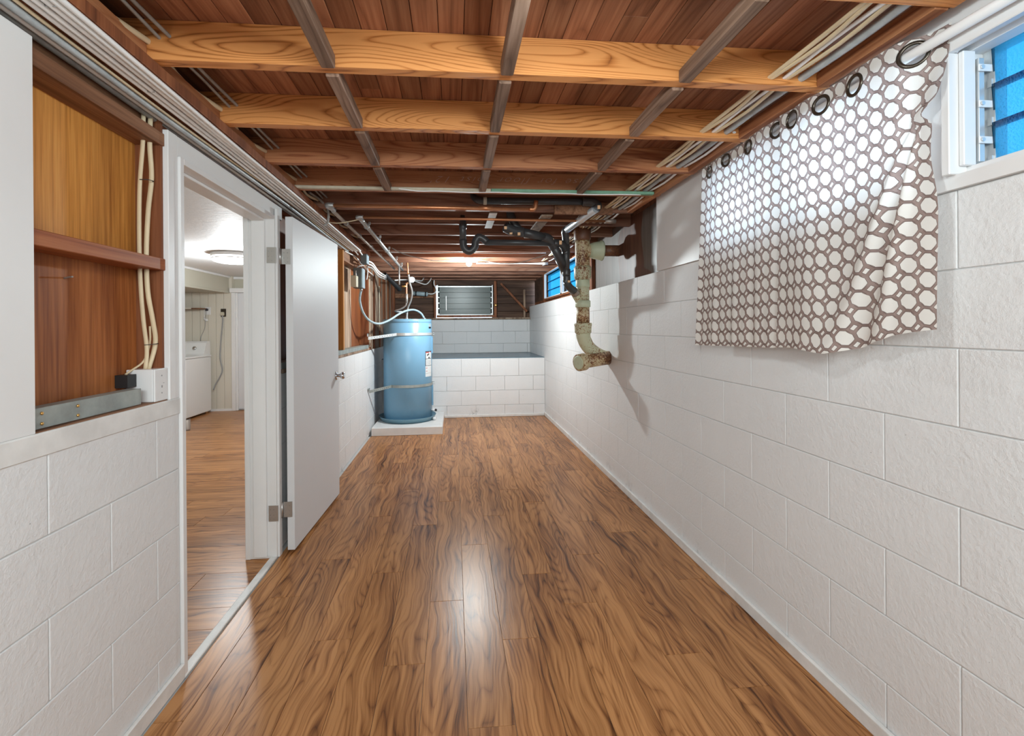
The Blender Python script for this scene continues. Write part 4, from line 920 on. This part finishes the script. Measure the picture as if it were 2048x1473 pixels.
obj('cylinder', lathe(bmesh.new(), a, b_-a, [(0, 0.02), (0.01, 0.036), ((b_-a).length-0.01, 0.036), ((b_-a).length, 0.02)], 18), M['hose'], t)
for s in (0.2, 0.84): collar(t, a.lerp(b_, s), b_-a, 0.040, 0.022, M['ink'], 'clamp')
pl('electrical_cable', 'white cable looping up from the pale cylinder to the joists', [(-0.425, 7.65, 1.85), (-0.342, 7.65, 1.85), (-0.292, 7.65, 1.892), (-0.3, 7.65, 1.959), (-0.325, 7.66, 2.018), (-0.316, 7.68, 2.129)], 0.010, M['cable'], 'cable')
pl('electrical_cable', 'lower white cable waving along the end wall top towards the right', [(-0.782, 6.2, 1.926), (-0.705, 6.4, 1.953), (-0.621, 7, 2.008), (-0.451, 7.3, 1.976), (-0.377, 7.4, 2.042), (-0.325, 7.5, 2.126), (-0.057, 7.6, 2.137), (0.276, 7.6, 2.13), (0.653, 7.6, 2.13), (1.196, 7.55, 2.126), (1.289, 7.5, 2.129)], 0.008, M['cable'], 'cable')
pl('electrical_cable', 'upper white cable waving along the end wall top', [(-0.615, 7.2, 2.037), (-0.513, 7.4, 2.041), (-0.479, 7.5, 2.109), (-0.438, 7.5, 2.15), (-0.057, 7.6, 2.154), (0.276, 7.6, 2.146)], 0.008, M['cable'], 'cable')
t = thing('junction_box', 'small grey octagonal junction box above the heater hoses', 'box', (-0.6, 6.6, 1.974))
obj('box_body', lathe(bmesh.new(), (-0.6, 6.6, 1.974), (0.3, -1, 0), [(0, 0.05), (0.03, 0.05), (0.034, 0.042)], 8), M['galv'], t)

# bulb
bc = Vector((0.179, 5.2, 2.018))
t = thing('ceiling_bulb', 'bare glowing bulb on a box under the joists', 'lamp', (0.179, 5.2, 2.0))
obj('bulb', lathe(bmesh.new(), bc+Vector((0, 0, -0.033)), (0, 0, 1), [(0, 0.002), (0.003, 0.013), (0.010, 0.024), (0.022, 0.031), (0.035, 0.031), (0.048, 0.024), (0.058, 0.014)], 20), M['bulb'], t)
sk = obj('socket', lathe(bmesh.new(), bc+Vector((0, 0, 0.024)), (0, 0, 1), [(0, 0.017), (0.035, 0.024), (0.042, 0.050), (0.052, 0.050)], 18), M['rod'], t)
obj('ceiling_box', bx(0.12, 0.24, 5.14, 5.26, 2.072, 2.12, bev=0.003), M['galv'], t)
g2 = 'thin wires draped between the far joists'
for k, pts in enumerate(([(0.14, 5.2, 2.068), (-0.05, 5.0, 2.02), (-0.25, 4.8, 1.995), (-0.48, 4.6, 2.02), (-0.60, 4.55, 2.072)], [(0.25, 5.15, 2.068), (0.45, 5.0, 2.0), (0.68, 4.85, 1.975), (0.9, 4.7, 2.02), (1.05, 4.6, 2.07)])):
    tag(obj('wire', tb(pts, 0.0045, n=7), M['cable_grey']), 'thin grey wire draped from the bulb box towards the '+('left', 'right')[k], 'wire', g2)
for k in range(2):
    tag(obj('electrical_cable', tb([(0.28, 5.5, 2.060-0.0*k), (0.6, 5.5-0.04*k, 2.066-0.012*k), (0.9, 5.5, 2.060), (1.15, 5.46, 2.066-0.018*k)], 0.0075, n=8), M['cable']), ('upper', 'lower')[k]+' white cable running right of the bulb', 'cable', 'white cables right of the bulb')
tag(obj('electrical_cable', tb([(-0.70, 4.755, 2.069), (-0.3, 4.75, 2.060), (0.1, 4.755, 2.07), (0.5, 4.75, 2.062), (0.98, 4.755, 2.07)], 0.0065, n=8), M['cable']), 'white cable stapled along a joist edge in front of the bulb', 'cable')

# ------------------------------------------------------------------ water heater
HX, HY, HR = -0.603, 6.03, 0.312
tag(obj('heater_plinth', bx(-0.985, -0.145, 5.500, 6.468, 0.001, 0.094, bev=0.003), M['plinth']), 'low white painted wooden plinth under the water heater', 'plinth')
tag(obj('drain_pan', lathe(bmesh.new(), (HX-0.005, HY, 0.0945), (0, 0, 1), [(0.0, 0.335), (0.055, 0.366), (0.058, 0.369), (0.059, 0.366), (0.054, 0.362), (0.006, 0.330), (0.006, 0.0)], 48), M['pan']), 'round shallow blue-grey metal pan under the water heater', 'pan')
wh = thing('water_heater', 'tall blue-grey cylindrical water heater in its pan', 'water heater', (HX, HY, 0.101))
ZT = 1.395
obj('tank', lathe(bmesh.new(), (HX, HY, 0.1015), (0, 0, 1), [(0, 0.30), (0.006, HR), (ZT-0.1015-0.05, HR), (ZT-0.1015-0.048, HR-0.002), (ZT-0.1015-0.046, HR), (ZT-0.1015-0.006, HR), (ZT-0.1015, HR-0.006)], 64), M['heater'], wh)
def hp(a, z, r=HR): # a in degrees, 0 = towards -y, positive to +x
    return Vector((HX+r*math.sin(math.radians(a)), HY-r*math.cos(math.radians(a)), z))
def patch(name, a0, a1, z0, z1, mat, parent, r=HR+0.0015, th=0.002):
    bm = bmesh.new(); n = max(2, int(abs(a1-a0)/5)+1); R = []
    for k in range(n+1):
        a = a0+(a1-a0)*k/n
        R.append([hp(a, z0, r-th), hp(a, z0, r), hp(a, z1, r), hp(a, z1, r-th)])
    rings(bm, R)
    for f in bm.faces: f.smooth = False
    return obj(name, bm, mat, parent)
# perforated upper strap: straight from the wall, then round the tank
def strap(zs, a_start, mat, wallpt, label):
    t = thing('strap_band', label, 'strap', wallpt)
    pts = [Vector(wallpt), hp(a_start, zs, HR+0.003)]
    bm = bmesh.new(); R = []
    P = [Vector(wallpt)]+[hp(a, zs, HR+0.003) for a in range(a_start, 105, 5)]
    for i, p in enumerate(P):
        tt = (P[min(i+1, len(P)-1)]-P[max(i-1, 0)]); tt.z = 0; nn = Vector((tt.y, -tt.x, 0)).normalized()
        R.append([p+Vector((0, 0, -0.017)), p+nn*0.003+Vector((0, 0, -0.017)), p+nn*0.003+Vector((0, 0, 0.017)), p+Vector((0, 0, 0.017))])
    rings(bm, R)
    for f in bm.faces: f.smooth = False
    obj('band', bm, mat, t)
    d = (P[1]-P[0]); nn = Vector((d.y, -d.x, 0)).normalized()
    for k in range(9):
        c = P[0].lerp(P[1], 0.12+0.09*k); obj('hole', cyl(bmesh.new(), c+nn*0.0025, c+nn*0.0036, 0.0045, n=8), M['ink'], t)
    e = hp(100, zs, HR+0.004)
    obj('clasp', cyl(bmesh.new(), e+Vector((0, 0.0, -0.014)), e+Vector((0.035, -0.01, -0.014)), 0.004, n=8), M['galv'], t)
    obj('clasp', cyl(bmesh.new(), e+Vector((0, 0.0, 0.012)), e+Vector((0.03, -0.01, 0.012)), 0.004, n=8), M['galv'], t)
    obj('bracket', bx(wallpt[0]-0.004, wallpt[0]+0.004, wallpt[1]-0.045, wallpt[1]+0.015, zs-0.018, zs+0.018), mat, t)
strap(1.205, -20, M['alu'], (-1.005, 5.45, 1.165), 'perforated pale steel strap holding the upper part of the water heater')
strap(0.555, -35, M['strap'], (-1.005, 5.50, 0.53), 'dull steel strap holding the lower part of the water heater')
patch('access_panel', 84, 104, 0.95, 1.17, M['heater'], wh, HR+0.016, 0.018)
patch('access_panel', 84, 104, 0.27, 0.53, M['heater'], wh, HR+0.016, 0.018)
s1 = patch('warning_label', 50, 77, 0.66, 0.985, M['sticker'], wh, HR+0.0018)
patch('black_border', 50, 77, 0.975, 0.985, M['ink'], s1, HR+0.0024); patch('black_border', 50, 51.5, 0.80, 0.985, M['ink'], s1, HR+0.0024)
patch('red_bar', 52, 64, 0.963, 0.974, M['red'], s1, HR+0.0024); patch('red_bar', 69, 77, 0.968, 0.975, M['red'], s1, HR+0.0024)
for z in (0.885, 0.797): patch('black_border', 50, 77, z, z+0.006, M['ink'], s1, HR+0.0024)
patch('pictogram', 56, 60, 0.925, 0.945, M['ink'], s1, HR+0.0024); patch('pictogram', 60, 64, 0.935, 0.955, M['ink'], s1, HR+0.0024); patch('pictogram', 61, 67, 0.893, 0.908, M['ink'], s1, HR+0.0024)
for k in range(5): patch('printed_line', 54, 72, 0.816+k*0.012, 0.819+k*0.012, M['greyink'], s1, HR+0.0024)
patch('red_bar', 51, 57, 0.768, 0.774, M['red'], s1, HR+0.0024); patch('red_bar', 51, 57, 0.728, 0.733, M['red'], s1, HR+0.0024); patch('printed_line', 51, 73, 0.70, 0.703, M['greyink'], s1, HR+0.0024)
s2 = patch('brand_label', 64, 77, 1.275, 1.335, M['hose'], wh, HR+0.0018); patch('dark_bar', 64, 77, 1.275, 1.297, M['ink'], s2, HR+0.0024); patch('dark_bar', 66, 75, 1.315, 1.328, M['greyink'], s2, HR+0.0024)
for a, z in ((-40, 1.355), (10, 1.362), (30, 1.36)): obj('screw', lathe(bmesh.new(), hp(a, z), hp(a, z)-Vector((HX, HY, z)), [(0, 0.006), (0.004, 0.004)], 8), M['galv'], wh)
dv = obj('drain_valve', cyl(bmesh.new(), hp(78, 0.215), hp(78, 0.215, HR+0.055), 0.013, n=12), M['rod'], wh)
obj('handle', lathe(bmesh.new(), hp(78, 0.215, HR+0.055), (0.3, -1, 0), [(0, 0.016), (0.012, 0.016)], 12), M['ink'], dv)
tag(obj('pan_drain_fitting', cyl(bmesh.new(), hp(68, 0.118, 0.355), hp(68, 0.118, 0.395), 0.02, n=14), M['rod']), 'white plastic outlet on the right rim of the heater pan', 'fitting')
for a, px in ((0, (-0.595, 5.85, 1.401)), (1, (-0.384, 6.05, 1.39))):
    obj('nipple', cyl(bmesh.new(), (px[0], px[1], ZT-0.004), (px[0], px[1], ZT+0.02), 0.018, n=14), M['galv'], wh)

# ------------------------------------------------------------------ curtains
RX, RZ = 1.252, 2.030
rod = thing('curtain_rod', 'white round curtain rod over the windows on the right wall', 'rod', (RX, 1.2, RZ))
obj('rod_tube', cyl(bmesh.new(), (RX, 0.22, RZ-0.016), (RX, 2.18, RZ), 0.0135, n=20), M['rod'], rod)
obj('bracket', bx(RX-0.005, WB-0.0008, 2.150, 2.165, RZ-0.03, RZ+0.014, bev=0.002), M['rod'], rod)
obj('bracket', bx(RX-0.005, WB-0.0008, 0.30, 0.315, RZ-0.05, RZ-0.004, bev=0.002), M['rod'], rod)
def curtain(label, ytop, ybot, zt, zb, grom, side, folds, near):
    """ytop/ybot: (near, far) y of the edges, zt/zb matching heights, grom: (y, z, r)"""
    NU, NV = 150, 110
    def P(u, v):   # u 0 near .. 1 far, v 0 top .. 1 bottom
        yt = ytop[0]+(ytop[1]-ytop[0])*u; yb = ybot[0]+(ybot[1]-ybot[0])*u
        z = (zt[0]+(zt[1]-zt[0])*u)*(1-v)+(zb(u))*v
        y = yt*(1-v)+yb*v + side(u, v)
        # eyelet waves at the top fade into the drape
        s = 0.0
        for i in range(len(grom)-1):
            a, b_ = grom[i][0], grom[i+1][0]
            if a <= yt <= b_: s = math.sin(math.pi*(yt-a)/(b_-a))*(1 if i % 2 else -1)
        if yt < grom[0][0]: s = math.sin(math.pi*(grom[0][0]-yt)/0.14)
        if yt > grom[-1][0]: s = math.sin(math.pi*(yt-grom[-1][0])/0.14)*(-1 if len(grom) % 2 == 0 else 1)
        front = -0.020 + 0.007*s*(1-v)**2
        if near and yt < grom[0][0]+0.035:      # past the first eyelet the cloth goes behind the rod
            w = max(0, min(1, (grom[0][0]+0.035-yt)/0.07)); w = w*w*(3-2*w)
            front += 0.040*w*(1-v)**2
        x = RX + front + folds(u, v)
        return Vector((min(x, 1.2885), y, z))
    bm = bmesh.new(); uvl = bm.loops.layers.uv.new('cloth')
    Vt = [[bm.verts.new(P(i/NU, j/NV)) for i in range(NU+1)] for j in range(NV+1)]
    W0 = abs(ytop[1]-ytop[0])*1.12; H0 = 0.82
    holes = [(g[0], g[1], g[2]) for g in grom]
    for j in range(NV):
        for i in range(NU):
            c = (Vt[j][i].co+Vt[j+1][i+1].co)/2
            if any((c.y-a)**2+(c.z-b_)**2 < (r*0.93)**2 for a, b_, r in holes): continue
            f = bm.faces.new((Vt[j][i], Vt[j+1][i], Vt[j+1][i+1], Vt[j][i+1])); f.smooth = True
            for l, (a, b_) in zip(f.loops, ((i, j), (i, j+1), (i+1, j+1), (i+1, j))):
                l[uvl].uv = (a/NU*W0/0.0505, -b_/NV*H0/0.0505)
    t = thing('curtain', label, 'curtain', (RX, (ytop[0]+ytop[1])/2, 1.2), 'patterned curtains on the right wall')
    c = obj('cloth', bm, M['curtain'], t, smooth=None)
    for a, z, r in grom:
        u = (a-ytop[0])/(ytop[1]-ytop[0]); v = ((zt[0]+(zt[1]-zt[0])*u)-z)/((zt[0]+(zt[1]-zt[0])*u)-zb(u))
        p = P(u, v); n_ = (P(min(u+0.03, 1), v)-P(max(u-0.03, 0), v)).cross(P(u, v+0.03)-P(u, max(v-0.03, 0))).normalized()
        obj('grommet', torus(bmesh.new(), p, n_, r, 0.0055, 28, 8, 0.8), M['bronze'], t)
    return t
def zbA(u): # near panel
    return 1.272-0.030*min(1, u/0.25)-0.045*max(0, min(1, (u-0.2)/0.35))+0.006*math.sin(u*9)
def foldA(u, v):
    # creases fanning out from the pinch high on the near edge
    du, dv = u-0.06, v-0.24
    a = math.atan2(dv, du+1e-6)
    r = math.hypot(du, dv)
    f = 0.0
    if dv > -0.02:
        w = min(1, r*2.6)
        f += -0.020*w*math.exp(-((a-1.02)/0.09)**2) - 0.013*w*math.exp(-((a-1.30)/0.07)**2) + 0.014*w*math.exp(-((a-1.16)/0.06)**2)
    f += -0.030*v*math.exp(-((u-0.72)/0.22)**2)*min(1, v*1.4)
    f += 0.006*math.sin(u*13+v*3)*v*(0.3+0.7*u)
    f += -0.018*math.exp(-((u-0.0)/0.10)**2)*math.exp(-((v-0.24)/0.10)**2)
    f += 0.008*v
    return f
def sideA(u, v):
    w = max(0, 1-u/0.35)
    return w*w*(-0.004*math.exp(-((v-0.16)/0.10)**2) + 0.034*math.exp(-((v-0.275)/0.028)**2) + 0.026*math.exp(-((v-0.40)/0.13)**2))
curtain('near chain-print curtain panel, its near edge pinched and falling in slanting creases', (1.058, 1.605), (1.066, 1.645), (2.062, 2.072), zbA,
        ((1.129, 2.019, 0.031), (1.292, 2.022, 0.029), (1.42, 2.024, 0.028), (1.548, 2.034, 0.028)), sideA, foldA, True)
def foldB(u, v):
    return 0.005*math.sin(u*22+v*1.5)*(0.1+v*0.9) + 0.004*math.sin(u*47+1)*v + 0.012*v
curtain('far chain-print curtain panel hanging in small straight folds', (1.608, 2.140), (1.648, 2.238), (2.070, 2.060), lambda u: 1.198-0.012*u,
        ((1.632, 2.030, 0.026), (1.797, 2.032, 0.026), (1.954, 2.034, 0.025), (2.083, 2.024, 0.025)), lambda u, v: 0.0, foldB, False)

# ------------------------------------------------------------------ laundry room
lw = struct('wall_laundry', bx(-5.0, -3.48, 7.505, 7.60, 0, 2.3), M['cream_wall'], loc=(-4, 7.5, 0))
x = -3.48
while x > -4.75:
    obj('wall_plank', bx(x-0.116, x-0.003, 7.494, 7.504, 0.02, 2.115, bev=0.002), M['cream_wall'], lw); x -= 0.119
obj('baseboard', bx(-4.9, -3.48, 7.485, 7.494, 0, 0.035), M['white'], lw)
struct('wall_laundry_end', bx(-3.48, -1.16, 7.60, 7.70, 0, 2.3), M['cream_soffit'])
struct('wall_laundry_left', bx(-5.1, -5.0, 0.4, 7.6, 0, 2.3), M['cream_wall'])
struct('wall_laundry_front', bx(-5.1, -1.2, 0.3, 0.4, 0, 2.3), M['cream_wall'])
struct('wall_laundry_right', bx(-1.19, -1.166, 2.72, 7.7, 0, 2.3), M['white'])
struct('wall_laundry_near', bx(-1.19, -1.152, 0.4, 1.768, 0, 2.2), M['white'])
struct('trim_3', bx(-1.19, -1.137, 1.74, 2.72, 1.98, 2.3), M['white'])
struct('ceiling_laundry', bx(-5.1, -1.14, 0.3, 7.7, 2.12, 2.16), M['ceil_white'])
so = struct('trim_4', bx(-4.95, -3.52, 4.0, 7.49, 1.862, 2.119, bev=0.002), M['cream_soffit'])
obj('crown', bx(-3.52, -3.497, 4.0, 7.49, 2.09, 2.1195, bev=0.004), M['white'], so)
obj('soffit_lip', bx(-3.522, -3.508, 4.0, 7.49, 1.850, 1.880, bev=0.004), M['cream_soffit'], so)
d2 = struct('door_2', bx(-3.40, -2.55, 7.535, 7.57, 0.02, 1.86, bev=0.002), M['door'])
f2 = struct('trim_5', bx(-3.48, -3.425, 7.47, 7.60, 0, 1.86, bev=0.004), M['white'])
obj('casing', bx(-3.425, -3.40, 7.50, 7.60, 0, 1.86, bev=0.003), M['white'], f2)
obj('casing', bx(-3.50, -2.45, 7.46, 7.60, 1.862, 1.93, bev=0.004), M['white'], f2)
obj('crown', bx(-3.495, -2.45, 7.56, 7.599, 2.08, 2.119, bev=0.004), M['white'], f2)
obj('sweep', bx(-3.395, -2.56, 7.525, 7.534, 0.004, 0.022), M['grey_pl'], f2)

dr = thing('clothes_dryer', 'white clothes dryer with a sloped control panel in the laundry room', 'dryer', (-4.09, 7.06, 0))
obj('cabinet', bx(-4.43, -3.752, 6.735, 7.41, 0.03, 0.862, bev=0.012, seg=3), M['appliance'], dr)
obj('top', bx(-4.435, -3.747, 6.725, 7.415, 0.864, 0.895, bev=0.012, seg=3), M['appliance'], dr)
obj('front_door', bx(-4.34, -3.84, 6.722, 6.736, 0.30, 0.72, bev=0.008, seg=2), M['appliance'], dr)
bm = bmesh.new()
prof = [(7.20, 0.895), (7.235, 0.915), (7.30, 1.08), (7.33, 1.105), (7.41, 1.105), (7.412, 0.895)]
R = [[Vector((xx, yy, zz)) for yy, zz in prof] for xx in (-4.43, -3.765)]
rings(bm, R)
for f in bm.faces: f.smooth = False
cp = obj('control_panel', bm, M['appliance'], dr)
for xx in (-4.13, -3.92):
    obj('dial', lathe(bmesh.new(), (xx, 7.268, 1.0), (0, -0.92, 0.36), [(0, 0.028), (0.016, 0.024), (0.018, 0.01)], 18), M['nickel'], cp)
obj('printed_line', bx(-4.20, -3.83, 7.2985, 7.3015, 1.066, 1.072), M['grey_pl'], cp)
for xx, yy in ((-3.80, 6.78), (-3.80, 7.35), (-4.38, 6.78), (-4.38, 7.35)): obj('foot', cyl(bmesh.new(), (xx, yy, 0.0), (xx, yy, 0.031), 0.02, n=12), M['tag_orange'], dr)
def outlet(label, c, w, h, mt):
    t = thing('wall_outlet', label, 'outlet', (c[0], 7.493, c[1]))
    obj('plate', bx(c[0]-w/2, c[0]+w/2, 7.487, 7.4935, c[1]-h/2, c[1]+h/2, bev=0.002), mt, t); return t
t = outlet('white double outlet with a black plug above the dryer', (-3.835, 1.575), 0.085, 0.12, M['white'])
pgg = obj('plug', bx(-3.86, -3.825, 7.455, 7.487, 1.575, 1.61, bev=0.004), M['ink'], t)
tag(obj('power_cord', tb([(-3.843, 7.46, 1.585), (-3.848, 7.455, 1.50), (-3.86, 7.46, 1.40), (-3.875, 7.47, 1.30), (-3.93, 7.475, 1.18), (-3.94, 7.475, 1.09)], 0.004, n=8), M['grey_pl']), 'thin grey cord hanging behind the dryer from the white outlet', 'cord')
tag(obj('hanging_bag', tb([(-3.885, 7.48, 1.60), (-3.884, 7.478, 1.50), (-3.87, 7.47, 1.45), (-3.845, 7.47, 1.43), (-3.87, 7.475, 1.415)], [0.004, 0.006, 0.018, 0.022, 0.012], n=10), M['rod']), 'small crumpled white bundle hanging below the white outlet', 'bag')
t = outlet('brown dryer outlet with a large plug, right of the white one', (-3.605, 1.545), 0.08, 0.125, M['bronze'])
obj('plug', bx(-3.628, -3.582, 7.44, 7.487, 1.50, 1.555, bev=0.008), M['beige_box'], t)
tag(obj('power_cord', tb([(-3.605, 7.462, 1.50), (-3.606, 7.47, 1.40), (-3.63, 7.475, 1.18), (-3.645, 7.475, 1.0), (-3.65, 7.475, 0.82), (-3.62, 7.475, 0.65), (-3.66, 7.47, 0.53), (-3.72, 7.465, 0.42), (-3.745, 7.455, 0.34)], 0.0095, n=10), M['grey_pl']), 'thick grey dryer cord snaking down the cream wall', 'cord')
t = thing('wall_shelf', 'narrow shelf board on the cream wall above the dryer', 'shelf', (-4.2, 7.40, 1.60))
obj('board', bx(-4.7, -3.845, 7.30, 7.487, 1.600, 1.615, bev=0.002), M['brownplate'], t)
obj('edge_strip', bx(-4.7, -3.98, 7.288, 7.2995, 1.598, 1.617), M['cream_wall'], t)
lf = thing('ceiling_lamp', 'round flush ceiling lamp glowing in the laundry room', 'lamp', (-2.42, 5.25, 2.04))
obj('base', lathe(bmesh.new(), (-2.42, 5.25, 2.1195), (0, 0, -1), [(0, 0.20), (0.003, 0.215), (0.035, 0.215), (0.038, 0.205)], 48), M['rod'], lf)
obj('diffuser', lathe(bmesh.new(), (-2.42, 5.25, 2.085), (0, 0, -1), [(0, 0.205), (0.035, 0.205), (0.055, 0.19), (0.065, 0.15), (0.068, 0.01)], 48), M['diffuser'], lf)
obj('trim_ring', torus(bmesh.new(), (-2.42, 5.25, 2.058), (0, 0, 1), 0.207, 0.004, 48, 6), M['bronze'], lf)
